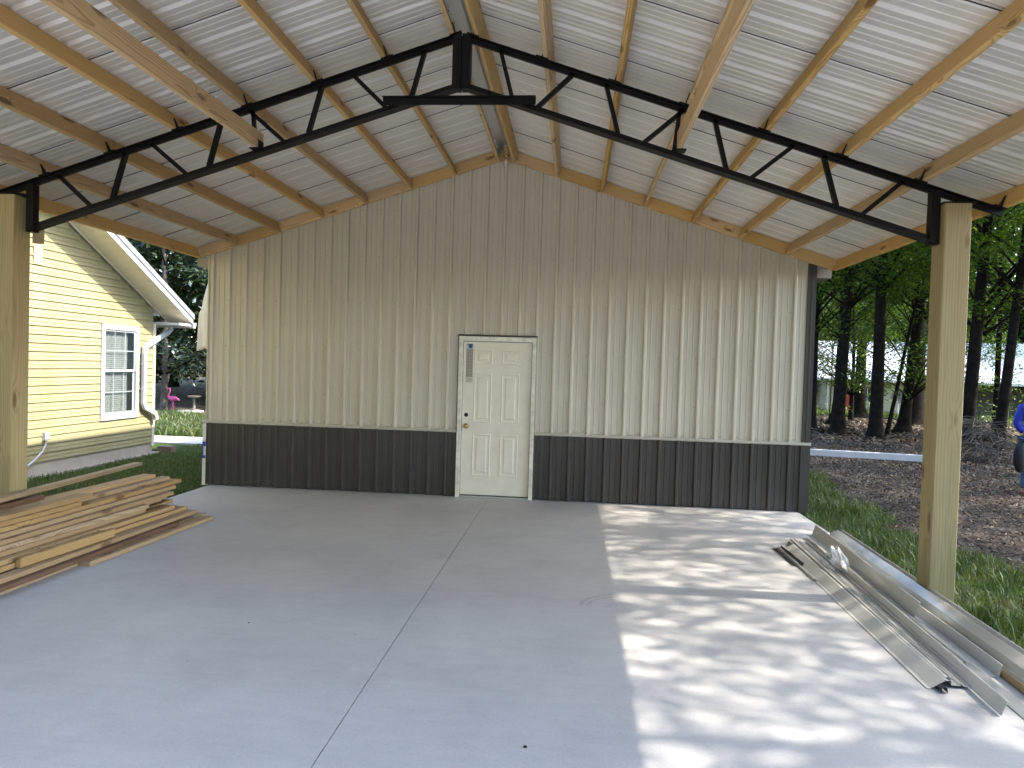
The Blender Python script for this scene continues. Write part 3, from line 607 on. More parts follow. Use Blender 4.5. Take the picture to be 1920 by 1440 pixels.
# trusses
def truss(Y):
    fr = MB()
    hw = .03
    def bar(mb, p, q, h, y0=-hw, y1=hw, flat=False):
        p = Vector((p[0], 0, p[1])); q = Vector((q[0], 0, q[1])); t = (q-p).normalized(); n = Vector((-t.z, 0, t.x))
        if n.z < 0: n = -n
        mb.prism([p, q, q+n*h, p+n*h], (0, Y+y0, 0), (0, Y+y1, 0)); return mb
    for sd in (-1, 1):
        tz = lambda d: ZP-.004-.050/CT-SL*d; bz = lambda d: 3.922-.3245*d
        bar(fr, (XC+sd*.035, tz(.035)), (XC+sd*4.12, tz(4.12)), .048, -.012, .012)          # top chord, upright leg
        bar(fr, (XC+sd*.035, tz(.035)+.041), (XC+sd*4.119, tz(4.119)+.041), .008, -.05, .05)  # top chord, flange
        bar(fr, (XC+sd*.012, bz(.012)), (XC+sd*3.655, bz(3.655)), .008, -.05, .05)           # bottom chord flange
        bar(fr, (XC+sd*.013, bz(.013)+.007), (XC+sd*3.64, bz(3.64)+.007), .044, -.011, .011)
        # end post and king channels
        xe = XC+sd*3.635; a, b = sorted((xe-.032, xe+.032)); fr.box(a, b, Y-.035, Y+.035, bz(3.635)-.012, tz(3.635)+.03)
        a, b = sorted((XC+sd*.004, XC+sd*.072)); fr.box(a, b, Y-.045, Y+.045, bz(.04)-.004, tz(.04)+.05)
    T = fr.build('truss', 'black', cp)
    for sd in (-1, 1):
        tz = lambda d: ZP-.004-.050/CT-SL*d; bz = lambda d: 3.922-.3245*d+.046
        for d0, d1 in ((.29, .395), (.895, .62), (1.13, 1.235), (1.76, 1.462), (1.975, 2.075), (2.595, 2.29), (2.80, 2.91), (3.41, 3.125), (1.735, 1.70)):
            m = MB(); bar(m, (XC+sd*d0, tz(d0)+.012), (XC+sd*d1, bz(d1)-.008), .032, -.012, .012); bar(m, (XC+sd*d0, tz(d0)+.012), (XC+sd*d1, bz(d1)-.008), .006, .010, .028); m.build('web', 'black', T)
        # seat on the post and gusset
        xa, xb = sorted((XC+sd*3.665, XC+sd*3.90)); box('seat_plate', 'black', T, xa, xb, Y-.09, Y+.09, 3.030, 3.042)
        m = MB().prism([(XC+sd*3.67, 0, 3.043), (XC+sd*3.78, 0, 3.043), (XC+sd*3.67, 0, 3.095)], (0, Y-.006, 0), (0, Y+.006, 0)); 
        # clips that hold the purlins
        for x in (PL if sd < 0 else PR):
            c = purlin_c(x, sd); n = Vector((sd*math.sin(TH), 0, math.cos(TH))); t = Vector((math.cos(TH), 0, -sd*math.sin(TH)))
            p = c - t*(.026*(1 if sd > 0 else -1)) - n*.070
            m = MB(); q = [p, p+n*.085, p+n*.085+Vector((0, .01, 0)), p+Vector((0, .055, 0))]
            m.prism(q, t*-.003, t*.003); m.prism([p+t*-.05, p+t*.05, p+t*.05+Vector((0, .055, 0)), p+t*-.05+Vector((0, .055, 0))], n*-.004, n*0.001)
            for i in range(len(m.v)): m.v[i] = (m.v[i][0], m.v[i][1]+Y-.055, m.v[i][2])
            m.build('clip', 'black', T)
    m = MB().box(XC-.62, XC+.60, Y-.058, Y-.050, 3.772, 3.832); m.box(XC-.62, XC+.60, Y-.092, Y-.058, 3.826, 3.832); m.build('collar_tie', 'black', T)
    for x in (-.56, -.45, .40, .54):
        ycyl(MB(), (XC+x, Y-.058, 3.79), [(.012, 0), (.012, .010), (.0005, .012)], 6).build('bolt', 'black', T)
    for xa in (1.972, 5.363):
        m = MB().box(xa-.05, xa+.05, Y-.06, Y+.04, 3.425, 3.434); m.box(xa+.020, xa+.024, Y-.05, Y+.045, 3.434, 3.50); m.build('clip', 'black', T)
truss(-3.48); truss(-7.1)
box('ridge_closure', 'trimbeige', cp, XC-.13, XC+.13, .004, .028, ZP+.02, ZR+.018)
# bare bulb at the gable peak
lb = thing('bulb_lamp', (3.66, -.13, 4.25), 'clear glass bulb in a yellowish socket on a wood block under the ridge', 'lamp')
beam('mounting_block', 'purlin', (3.655, -.11, 4.385), (3.655, -.11, 4.50), .09, .045, lb, (0, 1, 0))
MB().lathe([(.001, .0), (.036, .0), (.038, -.012), (.030, -.022), (.022, -.03), (.001, -.03)], (3.662, -.13, 4.384)).build('socket', 'brass', lb, True)
MB().lathe([(.014, .0), (.016, -.02), (.030, -.05), (.036, -.08), (.032, -.105), (.018, -.122), (.0005, -.127)], (3.662, -.13, 4.352)).build('bulb', 'plastic', lb, True)

# ================================================================== YELLOW HOUSE
HX = -3.09
yh = thing('yellow_house', (HX-4, -1.2, 0), 'yellow vinyl-sided house with a white window and downspout beside the carport', 'house')
def rz(y): return 2.369+.504*(3.708-y) if y > -2.5 else 2.369+.504*(3.708+2.5)-.504*(-2.5-y)
YC = 3.30; YB = -8.2
W0, W1, WZ0, WZ1 = 1.81, 2.81, .62, 2.215
for a_ in ((YB, W0+.02, .06, 2.36), (W1-.02, YC-.02, .06, 2.36), (W0+.02, W1-.02, .06, WZ0+.02), (W0+.02, W1-.02, WZ1-.02, 2.36)): box('gable_core', 'siding', yh, HX-.18, HX-.024, *a_)
MB().prism([(HX-.184, YB, 2.362), (HX-.184, YC-.02, 2.362), (HX-.18, YC-.02, rz(YC)-.01), (HX-.18, -2.5, rz(-2.5)-.02), (HX-.18, YB, rz(YB)-.01)], (0, 0, 0), (.16, 0, 0)).build('gable_core', 'siding', yh)
k = 0; ch = .1235
while .125+k*ch < rz(-2.5)-.05:
    z0 = .125+k*ch; z1 = z0+ch; k += 1
    zc = min(z1, rz(-2.5)-.02)
    ye = min(YC-.055, 3.708-(zc-2.369)/.504) if zc > rz(YC)-.1 else YC-.055
    yb = max(YB, -2.5-(rz(-2.5)-zc)/.504) if zc > rz(YB) else YB
    if ye-yb < .1: break
    segs = [(yb, ye)]
    if z1 > WZ0+.01 and z0 < WZ1-.01: segs = [(yb, W0+.012), (W1-.012, ye)]
    for a, b in segs:
        zt = z1+.004
        pr = [(HX-.022, 0, z0), (HX+.014, 0, z0), (HX+.013, 0, z0+.006), (HX+.006, 0, z0+.05), (HX+.009, 0, z0+.058), (HX-.004, 0, zt), (HX-.022, 0, zt)]
        MB().prism(pr, (0, a, 0), (0, b, 0)).build('siding_board', 'siding', yh)
box('foundation', 'found', yh, HX-.3, HX-.008, YB, YC-.01, -.3, .122); box('footing', 'found', yh, HX-.3, HX+.05, YB, 3.5, -.3, -.075)
m = MB().box(HX-.03, HX+.018, YC-.055, YC+.02, .06, 2.30); m.build('corner_board', 'soffit', yh)
box('rear_wall', 'siding', yh, -11, HX-.05, YC-.02, YC+.0, .0, 2.36)
# rake: soffit, fascia, roof sheet
XO = -2.63
def slab_y(name, mat, x0, x1, dz0, dz1, ya, yb):
    MB().prism([(x0, ya, rz(ya)+dz0), (x0, yb, rz(yb)+dz0), (x0, yb, rz(yb)+dz1), (x0, ya, rz(ya)+dz1)], (0, 0, 0), (x1-x0, 0, 0)).build(name, mat, yh)
YE = 3.76
n = 0; y = YE-.02
while y > -2.4:
    y2 = y-.155
    slab_y('soffit_board', 'soffit', HX-.01, XO, -.012, 0, y2+.004, y); y = y2; n += 1
slab_y('fascia', 'white', XO-.002, XO+.022, -.016, .135, -2.5, YE)
slab_y('drip_edge', 'shingle', XO+.0225, XO+.040, .085, .165, -2.5, YE+.02)
slab_y('roof', 'shingle', -11.2, XO+.035, .150, .185, -2.5, YE+.03)
slab_y('roof', 'shingle', -11.2, XO+.035, .150, .185, YB-.4, -2.5)
slab_y('rake_trim', 'soffit', HX+.014, HX+.04, -.04, -.013, -2.4, 3.55)
box('eave_box', 'white', yh, HX-6, XO-.004, YC+.03, YE-.02, rz(YE)-.055, rz(YE)-.013)
m = MB(); gp = [(YE+.002, 2.255), (YE+.07, 2.255), (YE+.10, 2.33), (YE+.10, 2.36), (YE+.092, 2.36), (YE+.062, 2.264), (YE+.010, 2.264), (YE+.010, 2.36), (YE+.002, 2.36)]
m.prism([(0, a, b) for a, b in gp], (-11, 0, 0), (XO+.03, 0, 0)); m.build('gutter', 'white', yh)
# downspout: rectangular pipe bent along the wall
def rpipe(mb, pts, w2, d2):
    pts = [Vector(p) for p in pts]; vs = []
    for i, p in enumerate(pts):
        t = (pts[min(i+1, len(pts)-1)]-pts[max(i-1, 0)]).normalized(); a = Vector((1, 0, 0)); a = (a-t*a.dot(t)).normalized(); b = t.cross(a)
        vs += [p+a*d2*sx+b*w2*sy for sx, sy in ((-1, -.8), (-.8, -1), (.8, -1), (1, -.8), (1, .8), (.8, 1), (-.8, 1), (-1, .8))]
    fs = [(i*8+k, i*8+(k+1) % 8, i*8+8+(k+1) % 8, i*8+8+k) for i in range(len(pts)-1) for k in range(8)]+[tuple(range(8))[::-1], tuple(range(len(pts)*8-8, len(pts)*8))]
    return mb.add(vs, fs)
dx = HX+.065
ds = rpipe(MB(), [(dx, 3.73, 2.29), (dx, 3.72, 2.23), (dx, 3.63, 2.16), (dx, 3.36, 2.05), (dx, 3.0, 1.90), (dx, 2.92, 1.83), (dx, 2.905, 1.74), (dx, 2.905, 1.0), (dx, 2.90, .86), (dx, 2.94, .78), (dx, 3.10, .715), (dx+.02, 3.21, .66), (dx+.02, 3.245, .60), (dx+.02, 3.25, .545)], .043, .033).build('downspout', 'white', yh)
for z in (1.55, 1.1): box('strap', 'white', ds, dx-.05, dx+.036, 2.855, 2.955, z, z+.02)
m = MB().tube([(HX+.03, .60, .44), (HX+.03, .595, .36), (HX+.032, .53, .27), (HX+.034, .40, .18), (HX+.034, .25, .10)], .014, 7); m.box(HX+.008, HX+.06, .555, .64, .43, .545); m.build('conduit_box', 'white', yh)
box('tan_patch', 'tan', yh, HX+.0145, HX+.019, .34, .50, 2.97, 3.26)
# window
win = MB()
for a in ((W0, W0+.085, WZ0, WZ1), (W1-.085, W1, WZ0, WZ1), (W0+.085, W1-.085, WZ1-.085, WZ1), (W0+.085, W1-.085, WZ0, WZ0+.085)):
    win.box(HX-.03, HX+.030, *a)
win = win.build('window', 'sash', yh)
box('dark_room_backing', 'hole', win, HX-.30, HX-.29, W0+.02, W1-.02, WZ0+.02, WZ1-.02)  # black sheet standing in for the dark room behind the blinds
zm = 1.425
for z0, z1, xf in ((zm, WZ1-.085, HX+.008), (WZ0+.085, zm+.03, HX-.012)):
    m = MB(); a, b = W0+.086, W1-.086
    m.box(xf-.016, xf, a, a+.03, z0, z1-.001); m.box(xf-.016, xf, b-.03, b, z0, z1-.001); m.box(xf-.016, xf+.001, a+.03, b-.03, z0, z0+.035); m.box(xf-.016, xf+.001, a+.03, b-.03, z1-.03, z1-.001); m.build('sash', 'sash', win)
    for t in (.34, .67):
        yy = a+(b-a)*t; box('muntin', 'white', win, xf-.012, xf-.006, yy-.007, yy+.007, z0+.035, z1-.03)
    zz = (z0+z1)/2; box('muntin', 'white', win, xf-.0125, xf-.0055, a+.03, b-.03, zz-.007, zz+.007)
    box('pane', 'glass', win, xf-.0045, xf-.0035, a+.03, b-.03, z0+.035, z1-.03)
z = WZ0+.11
while z < WZ1-.12:
    MB().prism([(HX-.066, 0, z), (HX-.062, 0, z-.001), (HX-.050, 0, z+.027), (HX-.054, 0, z+.028)], (0, W0+.09, 0), (0, W1-.215, 0)).build('blind_slat', 'blind', win); z += .034
# brick at the downspout
bk = box('brick_block', 'brick', None, -3.12, -2.86, 3.50, 3.70, -.09, .02); props(bk, 'brown masonry block on the grass below the downspout', 'brick')

# ================================================================== LUMBER PILE
# right-hand top edge given at two ends (x at y), top z, width, thickness
PB = [
 # xf, yf, xn, yn, ztop, w, t, mat, label
 (.843, -1.94, .763, -3.75, .038, .14, .038, 'lumber', 'short flat pine plank lowest at the right edge of the lumber pile'),
 (.695, -1.80, .60, -6.2, .038, .14, .038, 'lumber', 'long pine plank on the slab, its edge facing the open floor'),
 (.74, -2.45, .63, -6.3, .076, .14, .038, 'lumber_dark', 'bark-edged dark plank second from the slab in the pile'),
 (.70, -2.03, .58, -6.3, .114, .10, .038, 'lumber', 'pale plank resting on the bark-edged plank'),
 (.634, -3.257, .572, -4.246, .19, .045, .072, 'lumber', 'short upright offcut with a square end on the front of the pile'),
 (.615, -2.04, .44, -6.2, .152, .14, .038, 'lumber', 'plank with an orange sawn far end in the middle of the pile'),
 (.565, -2.20, .42, -6.3, .19, .14, .038, 'lumber', 'plank just above the orange-ended plank'),
 (.488, -2.575, .33, -6.3, .228, .14, .038, 'lumber', 'plank with its far end set back, halfway up the pile'),
 (.50, -2.54, .30, -6.2, .266, .14, .038, 'lumber', 'plank with curving grain along its edge'),
 (.47, -2.06, .31, -6.3, .304, .14, .038, 'lumber', 'long plank fifth from the top of the pile'),
 (.40, -1.90, .31, -6.3, .342, .14, .038, 'lumber', 'long plank fourth from the top of the pile'),
 (.368, -1.741, .29, -6.3, .380, .14, .038, 'lumber', 'long plank with a pointed far end reaching towards the building'),
 (.33, -3.268, .26, -6.0, .418, .14, .038, 'lumber', 'shorter plank under the topmost right plank'),
 (.315, -3.098, .26, -5.2, .456, .14, .038, 'lumber', 'shorter topmost plank along the right side of the pile top'),
 (.281, -1.82, .12, -6.3, .418, .10, .038, 'lumber', 'long plank behind the shorter planks near the pile top'),
 (.20, -1.95, .07, -6.3, .456, .14, .038, 'lumber', 'long top plank with a broad pale upper face'),
 (.10, -3.42, .06, -6.0, .494, .085, .038, 'lumber_dark', 'dark-ended plank on the top left of the pile'),
]
for i, (xf, yf, xn, yn, zt, wd, th, mt, lab) in enumerate(PB):
    cf = Vector((xf-wd/2, yf, zt-th/2)); cn = Vector((xn-wd/2, yn, zt-th/2))
    o = beam('lumber_board', mt, cf, cn, wd-.001, th-.0012, None, c=.003); props(o, lab, 'board', 'boards in the lumber pile')
    o.data = o.data.copy()
# boards inside the pile that carry the visible ones
for lay in range(11):
    xr = [.54, .58, .47, .44, .40, .33, .34, .30, .24, .24, .16][lay]
    x = xr - .004*lay
    for q in range(4):
        if x-.14 < -.07: break
        z = lay*.038; yf = -2.0+random.uniform(-.12, .25) - (.3 if lay in (3, 6) else 0)
        o = beam('lumber_board', 'lumber', (x-.07, yf, z+.019), (x-.07-.05*(1 if lay < 6 else .3), -6.2, z+.019), .137, .0367, None, c=.003)
        props(o, 'pine plank buried inside the lumber pile', 'board', 'boards inside the lumber pile'); x -= .143
# the long plank slung across the top, its end out over the grass
o = beam('lumber_board', 'lumber', (-.63, -.964, .40), (.252, -4.6, .571), .09, .038, None, (0, 0, 1), .003)
props(o, 'lone plank lying across the pile top with its end out over the grass', 'board', 'boards in the lumber pile')

# ================================================================== METAL FLASHINGS ON THE SLAB
def strip(name, mat, prof, far, near, label, cat='flashing', thick=.0022, smooth=False):
    """prof: open (x,z) profile, x to the right; extruded from far to near as a thin sheet"""
    far = Vector(far); near = Vector(near); m = MB(); q = len(prof)
    def ring(p): return [p+Vector((x, 0, z)) for x, z in prof]
    segs = 10; vs = []
    for s in range(segs+1):
        p = far.lerp(near, s/segs); p = p+Vector((.0015*math.sin(s*.9+far.x*30), 0, .0015*abs(math.sin(s*.7+far.y*7)))); vs += ring(p)
    fs = [(i*q+j, i*q+j+1, (i+1)*q+j+1, (i+1)*q+j) for i in range(segs) for j in range(q-1)]
    o = m.add(vs, fs).build(name, mat); md = o.modifiers.new('thickness', 'SOLIDIFY'); md.thickness = thick; md.offset = 0
    return props(o, label, cat, 'metal flashings lying on the slab')
gA = [(0, .003), (.02, .004), (.10, .055), (.115, .052)]
strip('flashing', 'flashb', gA, (6.695, -1.99, 0), (6.610, -5.05, 0), 'outermost beige flashing with a broad sloping face beside the open floor')
strip('flashing', 'flash', [(0, .002), (.012, .018), (.05, .004)], (6.655, -1.97, 0), (6.648, -3.05, 0), 'short shiny flashing strip at the left edge of the heap')
strip('flashing', 'flashdark', [(-.03, .02), (0, .003), (.04, .004), (.055, .03)], (6.645, -1.96, 0), (6.66, -2.6, 0.001), 'short dark flashing end at the far left of the heap')
strip('flashing', 'flashb', [(0, .030), (.006, .046), (.02, .050), (.026, .044), (.026, .03), (.036, .03), (.036, .05)], (6.845, -1.75, .012), (6.715, -5.02, .012), 'beige flashing with a folded lip along the heap')
strip('flashing', 'flashdark', [(0, .002), (.004, .028), (.018, .036), (.03, .03), (.034, .004)], (6.80, -1.80, .0), (6.665, -5.10, .0), 'dark brown flashing with a rounded open end')
strip('flashing', 'flash', [(0, .05), (.002, .012), (.05, .008), (.054, .02), (.060, .02), (.064, .008), (.12, .007), (.122, .03)], (6.90, -1.70, .006), (6.752, -5.02, .006), 'shiny grey tray-shaped flashing in the middle of the heap')
strip('flashing', 'flash', [(0, .034), (.03, .036), (.034, .014), (.042, .014), (.046, .036), (.075, .034)], (7.02, -2.2, .004), (6.945, -4.72, .004), 'grey ribbed flashing between the tray and the upright angle')
strip('flashing', 'flashb', [(0, .012), (.07, .008), (.105, .115), (.112, .118)], (7.085, -1.45, .028), (6.975, -3.95, .028), 'beige corner flashing with a broad upright face and cut near end')
strip('flashing', 'flashb', [(0, .004), (.06, .004), (.075, .075), (.080, .075)], (7.12, -2.4, .0), (7.055, -4.83, .0), 'beige angle flashing with an upright lip beside the wooden board')
strip('flashing', 'flashb', [(0, .004), (.028, .075), (.034, .078), (.04, .074)], (6.99, -2.6, .0), (6.845, -5.33, .0), 'long beige flashing that reaches nearest the camera', )
strip('flashing', 'flash', [(0, .003), (.09, .004)], (7.06, -2.5, .001), (6.93, -5.75, .001), 'flat blue-grey flashing strip lying lowest near the camera')
strip('flashing', 'flash', [(0, .002), (.012, .012), (.03, .062), (.10, .095), (.125, .085), (.135, .105), (.15, .10)], (7.26, -1.60, .04), (7.13, -5.5, .04), 'wide silver flashing along the right edge of the slab')
o = beam('lumber_board', 'lumber', (7.30, -1.44, .0205), (7.15, -5.9, .0205), .10, .038, None); props(o, 'wooden board under the silver flashing at the slab edge', 'board')
# bag of screws
m = MB(); vs = []; nu, nv = 16, 9; bc = Vector((6.98, -2.78, .05))
for j in range(nv):
    v = j/(nv-1); 
    for i in range(nu):
        a = 2*math.pi*i/nu; rr = (.062*(1-.75*v**2)+.012)*(1+.30*math.sin(a*3+v*5)+.18*math.sin(a*7-v*9))+ (.03*v if i % 3 == 0 else 0)
        vs.append(bc+Vector((rr*math.cos(a)*.75-.05*v, rr*math.sin(a)*1.3+.05*v, .17*v+.02*math.sin(a*4)*v)))
fs = [(j*nu+i, j*nu+(i+1) % nu, (j+1)*nu+(i+1) % nu, (j+1)*nu+i) for j in range(nv-1) for i in range(nu)]
bg = thing('plastic_bag', bc, 'crumpled clear plastic bag of screws lying on the flashings', 'bag')
m.add(vs, fs).build('bag_film', 'plastic', bg)
m = MB()
for i in range(90):
    p = bc+Vector((random.gauss(.0, .028), random.gauss(0, .04), random.uniform(-.02, .03))); q = p+Vector((random.uniform(-.02, .02), random.uniform(-.02, .02), random.uniform(-.008, .008)))
    m.tube([p, q], .003, 4)
props(m.build('screws', 'screw', bg), kind='stuff')
# specks of debris on the slab
for x, y, s_, lab in ((4.44, -5.97, .010, 'black pebble on the slab near the camera'), (2.55, -4.72, .006, 'dark chip on the slab left of the joint')):
    o = MB().ell((x, y, s_*.5), s_, s_*.8, s_*.55, 8, 5).build('pebble', 'hole', None, True); props(o, lab, 'pebble')

# ================================================================== TREES
def tuft(n, C, rad, flat, size, r=None):
    """leaf quads spread through an uneven clump"""
    r = r or rng
    d = r.normal(size=(n, 3)); d /= np.linalg.norm(d, axis=1)[:, None]
    q = d*(r.random(n)**.45)[:, None]*rad; q[:, 2] *= flat
    return q + np.asarray(C)
def leaf_quads(P, size, droop=.35, r=None, asp=.42):
    r = r or rng; n = len(P); a = r.uniform(0, 2*np.pi, n); L = size*r.uniform(.55, 1.25, n)
    tl = r.normal(-droop*.6, .45, n); d = np.stack([np.cos(a), np.sin(a), tl], 1); d /= np.linalg.norm(d, axis=1)[:, None]
    e = np.stack([-np.sin(a), np.cos(a), r.normal(0, .55, n)], 1); e /= np.linalg.norm(e, axis=1)[:, None]
    V = np.stack([P-d*(L*.5)[:, None], P+e*(L*asp*.5)[:, None], P+d*(L*.5)[:, None], P-e*(L*asp*.5)[:, None]], 1).reshape(-1, 3)
    F = np.arange(n*4).reshape(n, 4); return V, F
def crown_data(seed, R0, z0, z1, nclump, per, size, mat, flat=.5, loose=0):
    """clump centres inside an egg-shaped crown of radius R0 between z0 and z1; returns leaf mesh and branch mesh"""
    r = np.random.default_rng(seed); cs = []
    while len(cs) < nclump:
        t = r.random(); z = z0+(z1-z0)*t; rad = R0*(math.sin(math.pi*(.12+.80*t))**.7); a = r.uniform(0, 6.283); q = rad*math.sqrt(r.uniform(.12, 1))
        cs.append((q*math.cos(a), q*math.sin(a), z))
    P = []
    for c in cs:
        k = r.uniform(.6, 1.35); sub = 4
        for s_ in range(sub):
            cc = np.array(c)+r.normal(0, .55*k, 3)*[1, 1, .5]
            P.append(tuft(int(per*k/sub), cc, .62*k*(R0/4.)**.4, flat, size, r))
    if loose:    # leaves spread evenly between the clumps
        q = tuft(loose, (0, 0, (z0+z1)/2), 1., 1., size, r); q[:, :2] *= R0; q[:, 2] = (z0+z1)/2+(q[:, 2]-(z0+z1)/2)*(z1-z0)/2; P.append(q)
    V, F = leaf_quads(np.concatenate(P), size, .4, r)
    me = npmesh(None, V, F, mat)
    b = MB(); cs2 = sorted(cs, key=lambda c: c[2])
    for c in cs2[::2]:
        zs = max(z0*.85, c[2]-1.2-.35*math.hypot(c[0], c[1])); f = max(0, (zs-z0)/(z1-z0+1e-6))
        mid = (c[0]*.45, c[1]*.45, zs+(c[2]-zs)*.6)
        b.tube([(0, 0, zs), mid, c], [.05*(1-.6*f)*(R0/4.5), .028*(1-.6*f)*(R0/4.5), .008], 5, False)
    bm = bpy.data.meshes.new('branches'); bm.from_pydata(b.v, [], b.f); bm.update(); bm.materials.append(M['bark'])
    return me, bm
CR = {
 'oak1': crown_data(1, 4.6, 5.0, 17.0, 90, 240, .17, 'leaf'),
 'oak2': crown_data(2, 4.0, 4.2, 15.0, 84, 240, .16, 'leaf'),
 'oak3': crown_data(3, 5.2, 6.0, 18.0, 92, 240, .18, 'leaf'),
 'low': crown_data(4, 3.0, 1.6, 7.0, 52, 200, .15, 'leaf', .6),
 'wood': crown_data(5, 5.0, 1.0, 14.0, 130, 200, .30, 'leaf', .6, 3000),
 'young': crown_data(6, 1.7, 1.8, 4.6, 26, 90, .14, 'leafy', .35),
 'magn': crown_data(7, 3.6, 1.4, 11.0, 75, 170, .24, 'leafm', .6),
 'shrub': crown_data(8, .55, .15, 1.2, 14, 70, .10, 'leafy', .7),
 'open': crown_data(9, 5.0, 6.0, 14.5, 48, 230, .14, 'leaf', .6, 10500),
}
def tree(name, x, y, kind, label, trunk=.16, lean=(0, 0), H=None, rot=None, sc=1., group=None, cat='tree', bark='bark', flare=1.9, crown_off=(0, 0)):
    z = G(x, y)-.04; root = thing(name, (x, y, z), label, cat, group)
    H = H or {'low': 6, 'young': 3.8, 'magn': 9, 'shrub': .9, 'wood': 12, 'open': 12.5}.get(kind, 14); H *= sc
    ph = (x*7.3+y*3.1) % 6.28; pts = []; rd = []
    for i in range(13):
        t = i/12; h = H*t; wob = .10*math.sin(ph+t*5)*t*(1 if H > 5 else .3)
        pts.append((x+lean[0]*h+wob, y+lean[1]*h+wob*.6, z+h)); f = (1-t)**.8*.85+.15
        rd.append(trunk*f*(1+(flare-1)*math.exp(-h/.28)))
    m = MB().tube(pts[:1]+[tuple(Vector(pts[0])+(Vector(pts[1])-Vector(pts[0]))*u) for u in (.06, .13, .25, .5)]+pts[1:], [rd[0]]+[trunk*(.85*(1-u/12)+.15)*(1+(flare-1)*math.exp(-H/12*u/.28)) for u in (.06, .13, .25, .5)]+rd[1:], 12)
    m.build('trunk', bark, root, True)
    cm, bm = CR[kind]; rot = rot if rot is not None else random.uniform(0, 6.28)
    for nm, me in (('crown', cm), ('branches', bm)):
        o = bpy.data.objects.new(nm, me); off = .55*H
        link(o, (x+lean[0]*off+crown_off[0], y+lean[1]*off+crown_off[1], z), root); o.rotation_euler = (0, 0, rot); o.scale = (sc, sc, sc*random.uniform(.94, 1.06))
    return root
gr = 'trees in the shaded yard on the right'
tree('oak_tree', 13.7, 18.9, 'oak2', 'dark slim tree just past the right corner of the metal building', .17, (.0, 0), group=gr)
tree('oak_tree', 13.8, 16.4, 'oak1', 'dark tree with flared roots in front of the neighbour house left part', .19, (.028, 0), group=gr, flare=2.3)
tree('oak_tree', 16.1, 22.9, 'oak2', 'tree with wide spreading roots half hidden behind a nearer trunk', .22, (.012, 0), group=gr, flare=3.0)
tree('oak_tree', 14.57, 15.2, 'oak3', 'stout dark tree left of the carport post with a thin stem beside it', .21, (.004, 0), group=gr, flare=1.6)
tree('sapling_tree', 15.6, 16.8, 'low', 'thin leaning tree beside the stout dark trunk', .075, (.22, .1), H=8, group=gr, flare=1.3)
tree('oak_tree', 21.0, 33.2, 'oak2', 'tree close in front of the neighbour house wall', .32, (.0, 0), group=gr)
tree('oak_tree', 17.1, 18.95, 'oak1', 'dark tree leaning right with a curved root', .20, (.085, 0), group=gr, flare=2.2)
tree('oak_tree', 20.5, 25.6, 'oak3', 'wide old trunk just left of the right carport post', .46, (.01, 0), group=gr, flare=1.6)
tree('oak_tree', 16.35, 13.2, 'oak2', 'trunk behind the brush pile right of the carport post', .20, (.055, 0), group=gr)
tree('oak_tree', 16.7, 12.2, 'oak1', 'slim trunk leaning right beyond the brush pile', .15, (.085, 0), group=gr)
for i, (x, y, k, lab) in enumerate(((11.5, 24, 'low', 'low leafy tree behind the right corner of the metal building'), (17.0, 30, 'young', 'slender bright young tree in the sunlit gap before the neighbour house'),
        (13.4, 27, 'low', 'bushy tree above the bright young tree near the building corner'), (18.4, 27.5, 'low', 'bushy tree between the flared trunk and the stout trunk'), (25.5, 33, 'low', 'bushy tree close before the neighbour roof'), (14.5, 23, 'young', 'bright yellow-green young tree near the metal building corner'), (18.6, 31, 'young', 'bright yellow-green young tree before the neighbour window'),
        (21, 20, 'oak1', 'leafy tree whose crown hangs above the right post'), (24, 17.5, 'oak2', 'leafy tree beyond the right edge of the view'))):
    tree('leafy_tree', x, y, k, lab, .12 if k != 'young' else .035, group=gr, flare=1.3, sc=1.45 if k == 'young' else 1)
# the wood behind the neighbour house and behind the yellow house
wd_r = [(15, 62), (22, 58), (29, 60), (36, 57), (43, 56), (50, 52), (57, 46), (26, 70), (40, 69), (10, 55), (54, 62), (6, 66), (33, 52), (19, 50), (39, 49), (47, 46), (27, 55), (52, 41), (36, 62), (45, 60), (30, 66), (21, 66)]
for i, (x, y) in enumerate(wd_r):
    tree('woodland_tree', x, y, 'wood', 'tall leafy tree in the wood behind the metal-roofed house', .25, group='trees of the wood behind the metal-roofed house', sc=random.uniform(1.25, 1.55))
wd_l = [(-13.5, 27), (-19, 31), (-10, 33), (-24, 37), (-16, 42), (-5, 36), (-30, 33), (-6, 26), (-11.5, 21.5), (-3.5, 21), (-15.5, 22), (-7.4, 19.5), (-12.5, 17.5), (-10, 28)]
for i, (x, y) in enumerate(wd_l):
    tree('woodland_tree', x, y, 'magn' if i % 3 == 0 else 'wood', 'dark leafy tree in the wood behind the yellow house', .22, group='trees of the wood behind the yellow house', sc=random.uniform(.95, 1.25))
tree('magnolia_tree', -8.7, 12.95, 'magn', 'dark magnolia tree with a grey trunk behind the flamingo', .105, flare=1.3, bark='barkgrey')
tree('magnolia_tree', -6.2, 16.5, 'magn', 'dark magnolia tree close behind the metal building left corner', .10, flare=1.2, sc=.8)
# pale bare stem with a fork
m = MB().tube([(-9.6, 18.9, -.15), (-9.55, 18.9, .55), (-9.35, 18.9, 1.0), (-8.9, 18.9, 1.5), (-8.3, 18.9, 2.2)], [.055, .05, .045, .04, .025], 7); m.tube([(-9.38, 18.9, .95), (-9.62, 18.9, 1.4), (-9.7, 18.9, 1.9)], [.03, .025, .015], 6)
ps = thing('pale_sapling', (-9.6, 18.9, -.15), 'pale forked sapling standing before the dark wood on the left', 'tree'); m.build('trunk', 'barkpale', ps, True)
